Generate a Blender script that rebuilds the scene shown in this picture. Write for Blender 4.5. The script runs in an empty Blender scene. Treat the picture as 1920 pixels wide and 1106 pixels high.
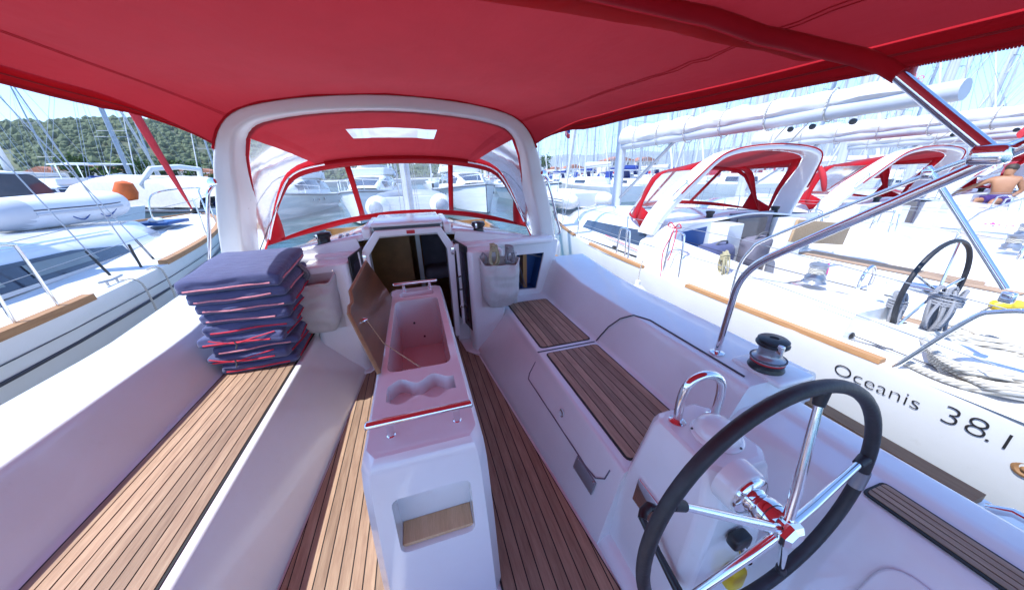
import bpy, bmesh, math, random
from mathutils import Vector, Matrix, noise
random.seed(7)
R_ = math.radians
C = bpy.context.scene.collection
S = bpy.context.scene

# ------------------------------------------------------------------ camera, world, sun, exposure
def nrm(v): return Vector(v).normalized()
FPX = 585.5
_f = nrm((770-960, 332-553, FPX)); _d = nrm((1000-960, 2070-553, FPX)); _d = (_d-_f*_d.dot(_f)).normalized()
_r = _d.cross(_f)
def to_world(v): v = Vector(v); return Vector((_r.dot(v), _f.dot(v), -_d.dot(v)))
cam_d = bpy.data.cameras.new('camera'); cam = bpy.data.objects.new('camera', cam_d); C.objects.link(cam); S.camera = cam
cam_d.sensor_width = 36; cam_d.lens = FPX/1920*36; cam_d.clip_start = .02; cam_d.clip_end = 12000
ax, ay, az = to_world((1,0,0)), to_world((0,-1,0)), to_world((0,0,-1))
CAMP = Vector((.09, 0, 1.62))
cam.matrix_world = Matrix(((ax.x,ay.x,az.x,CAMP.x),(ax.y,ay.y,az.y,CAMP.y),(ax.z,ay.z,az.z,CAMP.z),(0,0,0,1)))

SUN = nrm((-.62, -.10, 1.0))
W = bpy.data.worlds.new('World'); S.world = W; W.use_nodes = True
nt = W.node_tree; bg = nt.nodes['Background']
sky = nt.nodes.new('ShaderNodeTexSky'); sky.sky_type = 'NISHITA'; sky.sun_disc = False
sky.sun_elevation = math.asin(SUN.z); sky.sun_rotation = math.atan2(SUN.x, SUN.y)
sky.air_density = .75; sky.dust_density = .1; sky.ozone_density = 6.0; sky.altitude = 0
nt.links.new(sky.outputs[0], bg.inputs[0]); bg.inputs[1].default_value = .14
sl = bpy.data.lights.new('sun', 'SUN'); sl.energy = 2.2; sl.angle = R_(.53); sl.color = (1, .975, .94)
so = bpy.data.objects.new('sun', sl); C.objects.link(so); so.rotation_euler = SUN.to_track_quat('Z', 'Y').to_euler(); so.location = (0, 0, 30)
S.view_settings.view_transform = 'Standard'; S.view_settings.look = 'None'; S.view_settings.gamma = 1
S.view_settings.exposure = 1.7
S.view_settings.use_white_balance = True; S.view_settings.white_balance_temperature = 6050; S.view_settings.white_balance_tint = 9

# ------------------------------------------------------------------ materials
MATS = {}
class NT:
    def __init__(s, name):
        s.m = bpy.data.materials.new(name); s.m.use_nodes = True; s.t = s.m.node_tree
        s.b = s.t.nodes['Principled BSDF']; s.out = s.t.nodes['Material Output']; MATS[name] = s.m
    def n(s, kind, **kw):
        x = s.t.nodes.new('ShaderNode'+kind)
        for k, v in kw.items():
            if k.startswith('i_'):
                x.inputs[k[2:].replace('_', ' ')].default_value = v
            else: setattr(x, k, v)
        return x
    def l(s, a, b): s.t.links.new(a, b)
    def coord(s, scale=(1,1,1), which='Object', rnd=False):
        tc = s.n('TexCoord'); mp = s.n('Mapping'); mp.inputs['Scale'].default_value = scale
        s.l(tc.outputs[which], mp.inputs['Vector'])
        if rnd:
            oi = s.n('ObjectInfo'); mu = s.n('Math', operation='MULTIPLY'); mu.inputs[1].default_value = 37.
            s.l(oi.outputs['Random'], mu.inputs[0]); cx = s.n('CombineXYZ')
            for i in range(3): s.l(mu.outputs[0], cx.inputs[i])
            s.l(cx.outputs[0], mp.inputs['Location'])
        return mp.outputs[0]
    def noise(s, vec, scale, detail=3, rough=.55):
        x = s.n('TexNoise'); x.inputs['Scale'].default_value = scale; x.inputs['Detail'].default_value = detail
        x.inputs['Roughness'].default_value = rough; s.l(vec, x.inputs['Vector']); return x.outputs['Fac']
    def ramp(s, fac, stops):
        x = s.n('ValToRGB'); e = x.color_ramp.elements
        while len(e) < len(stops): e.new(.5)
        for el, (p, c) in zip(e, stops): el.position = p; el.color = (*c, 1) if len(c) == 3 else c
        s.l(fac, x.inputs[0]); return x.outputs[0]
    def bump(s, h, strength=.2, dist=.01):
        x = s.n('Bump'); x.inputs['Strength'].default_value = strength; x.inputs['Distance'].default_value = dist
        s.l(h, x.inputs['Height']); s.l(x.outputs[0], s.b.inputs['Normal']); return x
    def set(s, **kw):
        for k, v in kw.items(): s.b.inputs[k.replace('_', ' ')].default_value = v
def simple(name, col, rough=.5, metal=0, var=.12, scale=6, bump=0, bscale=60, coat=0):
    t = NT(name); v = t.coord()
    f = t.noise(v, scale, 4)
    t.l(t.ramp(f, [(.3, tuple(c*(1-var) for c in col)), (.7, tuple(min(1, c*(1+var)) for c in col))]), t.b.inputs['Base Color'])
    r = t.n('MapRange'); r.inputs[3].default_value = max(.02, rough*.8); r.inputs[4].default_value = min(1, rough*1.2)
    t.l(t.noise(v, scale*2.3, 3), r.inputs[0]); t.l(r.outputs[0], t.b.inputs['Roughness'])
    t.set(Metallic=metal)
    if coat: t.set(Coat_Weight=coat, Coat_Roughness=.06)
    if bump: t.bump(t.noise(v, bscale, 4), bump, .004)
    return t.m
def gelcoat():
    t = NT('gelcoat'); v = t.coord()
    col = t.ramp(t.noise(v, 1.6, 5, .6), [(.25, (.775,.775,.765)), (.55, (.83,.83,.825)), (.8, (.85,.855,.86))])
    dirt = t.ramp(t.noise(v, 9, 8, .75), [(.60, (1,1,1)), (.80, (.90,.885,.86))])
    mx = t.n('MixRGB', blend_type='MULTIPLY'); mx.inputs[0].default_value = .8; t.l(col, mx.inputs[1]); t.l(dirt, mx.inputs[2]); t.l(mx.outputs[0], t.b.inputs['Base Color'])
    sc = t.noise(t.coord((4, 60, 30)), 3, 4, .6); r = t.n('MapRange'); r.inputs[3].default_value = .10; r.inputs[4].default_value = .30; t.l(sc, r.inputs[0]); t.l(r.outputs[0], t.b.inputs['Roughness'])
    t.set(Coat_Weight=.6, Coat_Roughness=.05); t.bump(t.noise(v, 6, 3), .035, .02)
gelcoat()
simple('gelcoat_far', (.80,.80,.79), .35, var=.05, scale=.8)
simple('nonskid', (.76,.76,.74), .62, var=.06, scale=5, bump=.25, bscale=420)
simple('arch_gelcoat', (.74,.725,.69), .3, var=.03, scale=3, coat=.2)
simple('steel', (.83,.83,.84), .10, 1, var=.03)
simple('alloy', (.42,.43,.45), .4, .6, var=.08)
simple('alloy_paint', (.50,.51,.54), .38, 0, var=.06, scale=2)
simple('rib_grey', (.28,.30,.34), .5, var=.06, scale=3)
simple('pane_grey', (.17,.20,.20), .08, var=.15, scale=1.5, coat=.4)
simple('winch_grey', (.33,.34,.37), .3, .6, var=.06)
simple('black_plastic', (.018,.018,.02), .32, var=.2, scale=20)
simple('rubber', (.025,.025,.03), .5, var=.2, scale=30, bump=.15, bscale=160)
simple('caulk', (.016,.015,.014), .6, var=.2)
simple('dark_glass', (.035,.045,.07), .07, var=.1, coat=.4)
simple('smoke_acrylic', (.05,.045,.06), .1, var=.1, coat=.3)
simple('blue_panel', (.015,.07,.24), .35, var=.12, scale=4)
simple('yellow', (.75,.56,.02), .4, var=.08)
simple('red_plastic', (.55,.02,.03), .35, var=.1)
simple('red_cord', (.62,.02,.05), .7, var=.15, scale=60)
simple('pink_piping', (.68,.26,.29), .75, var=.15, scale=60)
simple('cream_canvas', (.66,.63,.56), .85, var=.06, scale=7, bump=.2, bscale=260)
simple('sail_white', (.64,.62,.60), .8, var=.05, scale=3, bump=.2, bscale=30)
simple('grey_hypalon', (.55,.56,.59), .55, var=.05, scale=3)
simple('white_hypalon', (.75,.76,.78), .5, var=.05, scale=3)
simple('fender_white', (.80,.80,.80), .45, var=.06, scale=8)
simple('fender_blue', (.02,.04,.22), .5, var=.1)
simple('cabin_wood', (.34,.17,.05), .35, var=.25, scale=5)
simple('cabin_dark', (.03,.022,.018), .6, var=.2)
simple('cabin_grey', (.16,.15,.19), .8, var=.15)
simple('stone', (.42,.40,.37), .85, var=.15, scale=2)
simple('plaster', (.62,.56,.47), .85, var=.12, scale=.3)
simple('roof_tile', (.42,.16,.08), .8, var=.2, scale=1.2)
simple('bark', (.12,.08,.05), .9, var=.3, scale=8)
simple('stripe_dark', (.035,.035,.05), .4, var=.1)
simple('ink', (.03,.028,.03), .5, var=.05)
simple('ink_red', (.6,.02,.03), .5, var=.05)
simple('skin', (.36,.17,.085), .55, var=.06)
simple('purple_cloth', (.06,.03,.16), .8, var=.1)
simple('hair', (.05,.035,.025), .6, var=.2)
simple('peg_pink', (.75,.05,.30), .5, var=.05)
simple('peg_blue', (.02,.16,.26), .5, var=.05)
simple('blue_rope', (.05,.10,.30), .8, var=.1)
simple('flag_red', (.55,.03,.04), .8, var=.06)
simple('flag_white', (.8,.8,.8), .8, var=.04)
simple('flag_blue', (.03,.05,.30), .8, var=.06)
simple('orange_cloth', (.62,.12,.02), .7, var=.1)
simple('antifoul', (.02,.04,.07), .6, var=.15)

def teak(name, a, b, c, rough=.62):
    t = NT(name); v = t.coord((9, .9, 9), rnd=True)
    n1 = t.noise(v, 6, 6, .6)
    col = t.ramp(n1, [(.25, a), (.5, b), (.8, c)])
    v2 = t.coord((160, 5, 160), rnd=True); n2 = t.noise(v2, 4, 3)
    g = t.n('MixRGB', blend_type='MULTIPLY'); g.inputs[0].default_value = .36
    t.l(col, g.inputs[1]); t.l(t.ramp(n2, [(.3, (.62,.58,.55)), (.62, (1.08,1.08,1.08))]), g.inputs[2])
    oi = t.n('ObjectInfo'); hs = t.n('HueSaturation'); mr = t.n('MapRange'); mr.inputs[3].default_value = .74; mr.inputs[4].default_value = 1.22
    t.l(oi.outputs['Random'], mr.inputs[0]); t.l(mr.outputs[0], hs.inputs['Value']); t.l(g.outputs[0], hs.inputs['Color'])
    t.l(hs.outputs[0], t.b.inputs['Base Color']); t.set(Roughness=rough); t.bump(n2, .12, .002)
teak('teak', (.28,.170,.105), (.385,.25,.158), (.50,.35,.225))
teak('toe_teak', (.30,.15,.06), (.38,.20,.085), (.44,.25,.11))
teak('board_wood', (.52,.33,.17), (.60,.40,.22), (.66,.46,.27), .55)
def lid_wood():
    t = NT('lid_wood'); v = t.coord((14, 1.6, 1.6))
    w = t.n('TexWave', wave_type='BANDS', bands_direction='X'); w.inputs['Scale'].default_value = .5; w.inputs['Distortion'].default_value = 7; w.inputs['Detail'].default_value = 3
    t.l(v, w.inputs['Vector'])
    n1 = t.noise(t.coord((3, .5, 3)), 5, 5)
    mx = t.n('MixRGB', blend_type='MIX'); mx.inputs[0].default_value = .6
    t.l(t.ramp(w.outputs['Fac'], [(.2, (.11,.040,.014)), (.8, (.18,.072,.026))]), mx.inputs[1])
    t.l(t.ramp(n1, [(.3, (.085,.032,.012)), (.7, (.21,.088,.032))]), mx.inputs[2])
    t.l(mx.outputs[0], t.b.inputs['Base Color']); t.set(Roughness=.3, Coat_Weight=.3, Coat_Roughness=.12)
lid_wood()
def canvas(name, refl, trans, fac, wrinkle=.25):
    t = NT(name); v = t.coord()
    n = t.noise(v, 2.2, 5, .6); big = t.noise(v, .9, 3)
    t.l(t.ramp(n, [(.3, tuple(c*.88 for c in refl)), (.7, tuple(c*1.1 for c in refl))]), t.b.inputs['Base Color'])
    t.set(Roughness=.85, Specular_IOR_Level=.15, Sheen_Weight=.15)
    tr = t.n('BsdfTranslucent'); tr.inputs[0].default_value = (*trans, 1)
    t.l(t.ramp(t.noise(v, 6, 5, .65), [(.25, tuple(c*.9 for c in trans)), (.75, tuple(min(1, c*1.08) for c in trans))]), tr.inputs[0])
    mx = t.n('MixShader'); mx.inputs[0].default_value = fac
    t.l(t.b.outputs[0], mx.inputs[1]); t.l(tr.outputs[0], mx.inputs[2]); t.l(mx.outputs[0], t.out.inputs[0])
    wv = t.noise(t.coord((1, 1, 1)), 700, 2); ad = t.n('Math', operation='MULTIPLY_ADD'); ad.inputs[1].default_value = .05
    sc = t.coord((2.2, .7, 1)); wr = t.noise(sc, 3.5, 4, .5)
    t.l(wv, ad.inputs[0]); t.l(wr, ad.inputs[2])
    b = t.bump(ad.outputs[0], wrinkle, .03); t.l(b.outputs[0], tr.inputs['Normal'])
canvas('red_canvas', (.40,.020,.028), (.31,.015,.022), .33)
canvas('red_canvas_double', (.52,.012,.024), (.62,.014,.024), .40, .15)
canvas('red_canvas_flap', (.45,.015,.022), (.75,.03,.035), .75, .2)
canvas('bag_cloth', (.74,.71,.68), (.66,.62,.58), .25, .5)
def navy():
    t = NT('navy_cloth'); v = t.coord(rnd=True)
    t.l(t.ramp(t.noise(v, 5, 6, .65), [(.25, (.062,.070,.155)), (.6, (.09,.10,.20)), (.85, (.14,.155,.26))]), t.b.inputs['Base Color'])
    t.set(Roughness=.9, Specular_IOR_Level=.2, Sheen_Weight=.3)
    a = t.noise(t.coord((3, 9, 9), rnd=True), 3.5, 5, .6); b = t.noise(v, 500, 2)
    ad = t.n('Math', operation='MULTIPLY_ADD'); ad.inputs[1].default_value = .06; t.l(b, ad.inputs[0]); t.l(a, ad.inputs[2])
    t.bump(ad.outputs[0], .30, .02)
navy()
def rope(name, a, b, sc=60):
    t = NT(name); v = t.coord(rnd=True)
    w = t.n('TexWave', wave_type='BANDS', bands_direction='DIAGONAL'); w.inputs['Scale'].default_value = sc; w.inputs['Distortion'].default_value = 1.5
    t.l(v, w.inputs['Vector']); t.l(t.ramp(w.outputs['Fac'], [(.1, a), (.6, b)]), t.b.inputs['Base Color'])
    t.set(Roughness=.9); t.bump(w.outputs['Fac'], .8, .004)
rope('rope_white', (.36,.33,.28), (.66,.62,.54), 22); rope('rope_grey', (.20,.20,.22), (.44,.44,.46)); rope('rope_cream', (.42,.36,.20), (.66,.58,.36)); rope('rope_dark', (.06,.06,.07), (.2,.2,.22))
def vinyl(name, haze, streak):
    t = NT(name); t.t.nodes.remove(t.b)
    tr = t.n('BsdfTransparent'); tr.inputs[0].default_value = (.95,.96,.97,1)
    gl = t.n('BsdfGlossy'); gl.inputs['Roughness'].default_value = .09
    v = t.coord((1, 1, 1)); bp = t.n('Bump'); bp.inputs['Strength'].default_value = .10; bp.inputs['Distance'].default_value = .02
    t.l(t.noise(t.coord((2, 2, 1)), 2, 2), bp.inputs['Height']); t.l(bp.outputs[0], gl.inputs['Normal'])
    df = t.n('BsdfDiffuse'); df.inputs[0].default_value = (.8,.82,.85,1); t2 = t.n('BsdfTranslucent'); t2.inputs[0].default_value = (.8,.82,.85,1)
    am = t.n('MixShader'); am.inputs[0].default_value = .5; t.l(df.outputs[0], am.inputs[1]); t.l(t2.outputs[0], am.inputs[2])
    rot = t.n('Mapping'); rot.inputs['Rotation'].default_value = (.3, .9, .5); rot.inputs['Scale'].default_value = (1.0, 1.6, 9); t.l(v, rot.inputs['Vector'])
    f = t.ramp(t.noise(rot.outputs[0], 2.2, 2, .5), [(.45, (haze,)*3), (.75, (haze+streak,)*3)])
    lw = t.n('LayerWeight'); lw.inputs[0].default_value = .12
    m1 = t.n('MixShader'); t.l(lw.outputs['Fresnel'], m1.inputs[0]); t.l(tr.outputs[0], m1.inputs[1]); t.l(gl.outputs[0], m1.inputs[2])
    m2 = t.n('MixShader'); t.l(f, m2.inputs[0]); t.l(m1.outputs[0], m2.inputs[1]); t.l(am.outputs[0], m2.inputs[2]); t.l(m2.outputs[0], t.out.inputs[0])
vinyl('clear_vinyl', .11, .17); vinyl('roof_vinyl', .55, .25)
def water():
    t = NT('water_surface'); t.set(Base_Color=(.012,.05,.055,1), Roughness=.06, IOR=1.33)
    t.l(t.ramp(t.noise(t.coord((.2,.2,.2)), 1.5, 3), [(.3, (.010,.045,.050)), (.7, (.02,.075,.075))]), t.b.inputs['Base Color'])
    a = t.noise(t.coord((1,1,1)), 1.6, 4, .6); t.bump(a, .5, .12)
water()
def foliage(name, a, b):
    t = NT(name); v = t.coord(rnd=True)
    t.l(t.ramp(t.noise(v, .35, 4, .7), [(.3, a), (.7, b)]), t.b.inputs['Base Color']); t.set(Roughness=.8, Specular_IOR_Level=.2)
foliage('forest', (.042,.066,.026), (.150,.170,.075)); foliage('leaf', (.045,.085,.015), (.11,.17,.03)); foliage('palm', (.08,.14,.02), (.17,.22,.04))
simple('hill_soil', (.10,.11,.05), .95, var=.3, scale=.02)
simple('karst', (.30,.32,.33), .95, var=.2, scale=.003)

# ------------------------------------------------------------------ mesh helpers
class MB:
    def __init__(s): s.v = []; s.f = []
    def add(s, vs, fs):
        o = len(s.v); s.v += [tuple(p) for p in vs]; s.f += [tuple(i+o for i in f) for f in fs]; return s
    def box(s, x0, x1, y0, y1, z0, z1):
        return s.add([(x0,y0,z0),(x1,y0,z0),(x1,y1,z0),(x0,y1,z0),(x0,y0,z1),(x1,y0,z1),(x1,y1,z1),(x0,y1,z1)],
                     [(0,3,2,1),(4,5,6,7),(0,1,5,4),(1,2,6,5),(2,3,7,6),(3,0,4,7)])
    def prism(s, poly, vec):
        n = len(poly); vec = Vector(vec); a = [Vector(p) for p in poly]; b = [p+vec for p in a]
        return s.add(a+b, [tuple(range(n-1,-1,-1)), tuple(range(n, 2*n))]+[(i,(i+1)%n,n+(i+1)%n,n+i) for i in range(n)])
    def loft(s, rings, closed=True, caps=True):
        n = len(rings[0]); vs = [p for r in rings for p in r]; fs = []
        for k in range(len(rings)-1):
            for i in range(n if closed else n-1):
                j = (i+1) % n; fs.append((k*n+i, k*n+j, (k+1)*n+j, (k+1)*n+i))
        if caps and closed: fs += [tuple(range(n-1,-1,-1)), tuple((len(rings)-1)*n+i for i in range(n))]
        return s.add(vs, fs)
    def tube(s, pts, r, seg=8, closed=False):
        pts = [Vector(p) for p in pts]; n = len(pts); rr = r if isinstance(r, (list, tuple)) else [r]*n
        rings = []; up = None
        for i, p in enumerate(pts):
            if closed: t = (pts[(i+1)%n]-pts[i-1])
            else: t = pts[min(i+1,n-1)]-pts[max(i-1,0)]
            t = t.normalized() if t.length > 1e-9 else Vector((0,0,1))
            if up is None:
                up = Vector((0,0,1)) if abs(t.z) < .9 else Vector((1,0,0))
            u = (up-t*up.dot(t)); u = u.normalized() if u.length > 1e-6 else t.orthogonal().normalized(); up = u; w = t.cross(u)
            rings.append([p+(u*math.cos(a)+w*math.sin(a))*rr[i] for a in [2*math.pi*k/seg for k in range(seg)]])
        if closed: rings.append(rings[0]); return s.loft(rings, True, False)
        return s.loft(rings, True, True)
    def lathe(s, prof, origin=(0,0,0), axis=(0,0,1), seg=24):
        a = nrm(axis); u = a.orthogonal().normalized(); w = a.cross(u); o = Vector(origin)
        return s.loft([[o+a*z+(u*math.cos(t)+w*math.sin(t))*max(r,1e-4) for t in [2*math.pi*k/seg for k in range(seg)]] for r, z in prof], True, True)
    def grid(s, fn, us, vs):
        nv = len(vs); P = [fn(u, v) for u in us for v in vs]
        return s.add(P, [(i*nv+j,(i+1)*nv+j,(i+1)*nv+j+1,i*nv+j+1) for i in range(len(us)-1) for j in range(nv-1)])
    def rbox(s, c, size, r, n=3, fn=None, rot=None):
        a = [q/2 for q in size]
        def ticks(h):
            r2 = min(r, h*.98); core = [-(h-r2)+2*(h-r2)*i/n for i in range(n+1)]
            return [-h, -h+r2*.35]+core+[h-r2*.35, h]
        T = [ticks(h) for h in a]; idx = {}; vs = []; fs = []
        def vid(p):
            k = tuple(round(q, 6) for q in p)
            if k in idx: return idx[k]
            q = Vector([max(-(h-min(r,h*.98)), min(h-min(r,h*.98), x)) for x, h in zip(p, a)]); d = Vector(p)-q
            if d.length > 1e-9: d = d*(max(abs(x) for x in d)/d.length)
            w = q+d
            if fn: w = fn(w)
            if rot: w = rot @ w
            idx[k] = len(vs); vs.append(w+Vector(c)); return idx[k]
        for ax_ in range(3):
            b, d = (ax_+1) % 3, (ax_+2) % 3
            for sg in (-1, 1):
                for i in range(len(T[b])-1):
                    for j in range(len(T[d])-1):
                        q = []
                        for (ii, jj) in ((i,j),(i+1,j),(i+1,j+1),(i,j+1)):
                            p = [0,0,0]; p[ax_] = sg*a[ax_]; p[b] = T[b][ii]; p[d] = T[d][jj]; q.append(vid(p))
                        fs.append(tuple(q) if sg > 0 else tuple(reversed(q)))
        return s.add(vs, fs)
    def xf(s, M):
        s.v = [tuple(M @ Vector(p)) for p in s.v]; return s
    def build(s, name, mat, parent=None, smooth=40, bevel=0, seg=2, solid=0):
        o0 = Vector(root_of(parent)['org']) if parent else Vector((0,0,0))
        me = bpy.data.meshes.new(name); me.from_pydata([tuple(Vector(p)-o0) for p in s.v], [], s.f)
        bm = bmesh.new(); bm.from_mesh(me); bmesh.ops.recalc_face_normals(bm, faces=bm.faces); bm.to_mesh(me); bm.free()
        if smooth:
            me.polygons.foreach_set('use_smooth', [True]*len(me.polygons)); me.set_sharp_from_angle(angle=R_(smooth))
        me.materials.append(MATS[mat] if isinstance(mat, str) else mat); me.update()
        o = bpy.data.objects.new(name, me); C.objects.link(o)
        if parent: o.parent = parent
        if bevel:
            m = o.modifiers.new('bevel', 'BEVEL'); m.width = bevel; m.segments = seg; m.limit_method = 'ANGLE'; m.angle_limit = R_(40); m.harden_normals = False
        if solid:
            m = o.modifiers.new('solid', 'SOLIDIFY'); m.thickness = solid; m.offset = 0
        return o
def root_of(o):
    while o.parent: o = o.parent
    if 'org' not in o: o['org'] = (0.,0.,0.)
    return o
def thing(name, label, cat, loc=(0,0,0), group=None):
    o = bpy.data.objects.new(name, None); C.objects.link(o); o.location = loc; o['org'] = tuple(float(q) for q in loc)
    o.empty_display_size = .1; return tag(o, label, cat, group)
def tag(o, label, cat, group=None):
    o['label'] = label; o['category'] = cat
    if group: o['group'] = group
    return o
def kind(o, k): o['kind'] = k; return o
def copy_tree(o, parent=None):
    c = o.copy(); C.objects.link(c); c.parent = parent
    for ch in list(o.children): copy_tree(ch, c)
    return c
def dup(o, loc, rz=0, label=None, scale=None, group=None):
    c = copy_tree(o); c.location = loc; c.rotation_euler = (0, 0, rz)
    if scale: c.scale = (scale,)*3 if not hasattr(scale, '__len__') else scale
    if label: c['label'] = label
    if group: c['group'] = group
    return c
def cr(pts, n=8, closed=False):           # catmull-rom curve through points
    P = [Vector(p) for p in pts]; out = []; m = len(P)
    rng = range(m) if closed else range(m-1)
    for i in rng:
        g = (lambda k: P[k % m]) if closed else (lambda k: P[max(0, min(m-1, k))])
        p0, p1, p2, p3 = g(i-1), g(i), g(i+1), g(i+2)
        for k in range(n):
            t = k/n; out.append(.5*((2*p1)+(p2-p0)*t+(2*p0-5*p1+4*p2-p3)*t*t+(3*p1-p0-3*p2+p3)*t**3))
    if not closed: out.append(P[-1])
    return out
def fil(pts, r, n=3, closed=False):        # fillet every inner corner of a polyline
    P = [Vector(p) for p in pts]; out = []; m = len(P)
    for i in range(m):
        if not closed and i in (0, m-1): out.append(P[i]); continue
        a, b, c = P[i-1], P[i], P[(i+1) % m]; ra = r[i] if isinstance(r, (list, tuple)) else r
        d = min(ra, (a-b).length*.45, (c-b).length*.45); p, q = b+(a-b).normalized()*d, b+(c-b).normalized()*d
        for k in range(n+1):
            t = k/n; out.append(p*(1-t)**2+b*2*t*(1-t)+q*t*t)
    return out
def clip(poly, axis, val, keep_gt):
    out = []; n = len(poly)
    for i in range(n):
        a, b = poly[i], poly[(i+1) % n]
        da = (a[axis]-val)*(1 if keep_gt else -1); db = (b[axis]-val)*(1 if keep_gt else -1)
        if da >= 0: out.append(a)
        if (da >= 0) != (db >= 0):
            t = da/(da-db); out.append((a[0]+(b[0]-a[0])*t, a[1]+(b[1]-a[1])*t))
    return out
def planks(parent, name, poly, z, w=.049, gap=.0055, th=.007, mat='teak', inset=.008, off=0.):
    """caulked pad (a part) with each teak plank as its own sub-part"""
    pad = MB().prism([(x, y, z-.002) for x, y in poly], (0, 0, .006)).build(name, 'caulk', parent)
    cx = sum(p[0] for p in poly)/len(poly); cy = sum(p[1] for p in poly)/len(poly)
    hx = max(abs(p[0]-cx) for p in poly); hy = max(abs(p[1]-cy) for p in poly)
    q = [(cx+(x-cx)*(1-inset/hx), cy+(y-cy)*(1-inset/hy)) for x, y in poly]
    x0 = min(p[0] for p in q)+off; x1 = max(p[0] for p in q); nk = max(1, round((x1-x0)/w)); w = (x1-x0)/nk
    for k in range(nk):
        c = clip(clip(q, 0, x0+k*w+gap/2, True), 0, x0+(k+1)*w-gap/2, False)
        if len(c) < 3: continue
        MB().prism([(x, y, z+.004) for x, y in c], (0, 0, th-.004+random.uniform(-.0004, .0004))).build('plank', mat, pad, smooth=0)
    return pad

# ------------------------------------------------------------------ setting: water, hills
WZ = -.78
kind(MB().add([(-5000,-3000,WZ),(7000,-3000,WZ),(7000,7000,WZ),(-5000,7000,WZ)], [(0,1,2,3)]).build('water', 'water_surface', smooth=0), 'structure')

# ------------------------------------------------------------------ hull / cockpit builders shared by our yacht and the neighbours
def hull_rings(ys, hb, sheer, cx=0., wz=-1.0, tum=.10):
    rings = []
    for y, b, z in zip(ys, hb, sheer):
        b = max(b, .02)
        prof = [(-b, z), (-b*1.0, z-.06), (-b*(1-tum*.3), z-.45), (-b*(1-tum), z-.9), (-b*.72, wz), (b*.72, wz), (b*(1-tum), z-.9), (b*(1-tum*.3), z-.45), (b, z-.06), (b, z)]
        rings.append([(cx+x, y, max(zz, wz)) for x, zz in prof])
    return rings
def hull_mb(rings):
    m = MB().loft(rings, False, False); n = len(rings[0]); return m.add(rings[0], [tuple(range(n))])
def side_moulding(root, s, cx, y0, y1, zo=0., k=1., seat=True, name='cockpit_side'):
    ys = [y0+(y1-y0)*i/10 for i in range(11)]; rings = []
    for y in ys:
        xs = .785-.105*max(y, .3) if seat else .70
        rise = max(0, (y-2.3))*.10
        if seat:
            P = [(xs,-.02),(xs+.012,.03),(.79,.375),(.805,.42),(1.285,.42),(1.395,.675+rise),(1.415,.712+rise),(1.80,.712+rise),(1.86,.68+rise),(1.885,.5),(1.95,.47)]
            rr = [.02,.04,.05,.014,.03,.012,.012,.02,.03,.03,.02]
        else:
            P = [(xs,-.02),(xs+.03,.03),(1.05,.16),(1.335,.52),(1.385,.595),(1.52,.60),(1.55,.628),(1.67,.62),(1.70,.58),(1.725,.5),(1.95,.47)]
            rr = [.02,.05,.1,.06,.04,.01,.02,.03,.03,.03,.02]
        q = fil([Vector((x, 0, z)) for x, z in P], rr, 4)
        q += [Vector((1.93,0,.44)), Vector((1.75,0,-.05)), Vector((xs,0,-.05))]
        rings.append([(cx+s*p.x*k, y, p.z+zo) for p in q])
    return MB().loft(rings).build(name, 'gelcoat', root, smooth=34)

boat = thing('sailing_yacht', 'white sailing yacht whose teak-laid cockpit fills the foreground', 'sailboat', (0, 0, WZ))
YS = [-1.5,-.8,0,1,2.5,4,5.5,7,8,8.8,9.3]; HB = [1.86,1.9,1.93,1.97,1.99,1.94,1.75,1.35,.92,.42,.05]; SH = [.44,.45,.455,.46,.47,.49,.52,.57,.61,.64,.66]
hull_mb(hull_rings(YS, HB, SH, 0, -1.1)).build('hull', 'gelcoat_far', boat)
# cockpit sole
MB().box(-.8, .8, -1.5, 3.3, -.06, -.004).build('cockpit_sole', 'gelcoat', boat)
for s in (-1, 1):
    side_moulding(boat, s, 0, .80, 3.02)
    side_moulding(boat, s, 0, -1.5, .802, seat=False, name='helm_seat')
    xs = lambda y: .785-.105*y-.012
    if s > 0: poly = [(.235,-1.4),(xs(.3),-1.4),(xs(.3),.3),(xs(2.6),2.58),(.43,2.66),(.40,2.74),(.33,3.12),(.235,3.12)]
    else: poly = [(-.215,-1.4),(-.215,2.95),(-.40,2.95),(-.46,2.74),(-xs(2.6),2.66),(-xs(.3),.3),(-xs(.3),-1.4)]
    planks(boat, 'teak_floor', poly, 0., .0535)
planks(boat, 'teak_seat', [(-1.275,-.2),(-.84,-.2),(-.84,2.78),(-1.275,2.78)], .42)
rc = lambda x0,x1,y0,y1,r=.03: [(p.x,p.y) for p in fil([(x0,y0,0),(x1,y0,0),(x1,y1,0),(x0,y1,0)], r, 3, True)]
planks(boat, 'teak_seat', rc(.845,1.262,1.86,2.76), .42)
planks(boat, 'teak_seat', rc(.85,1.262,.84,1.785), .42)
planks(boat, 'helm_seat_pad', rc(1.40,1.515,-1.2,.375,.02), .60, .028)
planks(boat, 'helm_seat_pad', [(-x, y) for x, y in rc(1.40,1.515,-1.2,.375,.02)], .60, .028)
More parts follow.
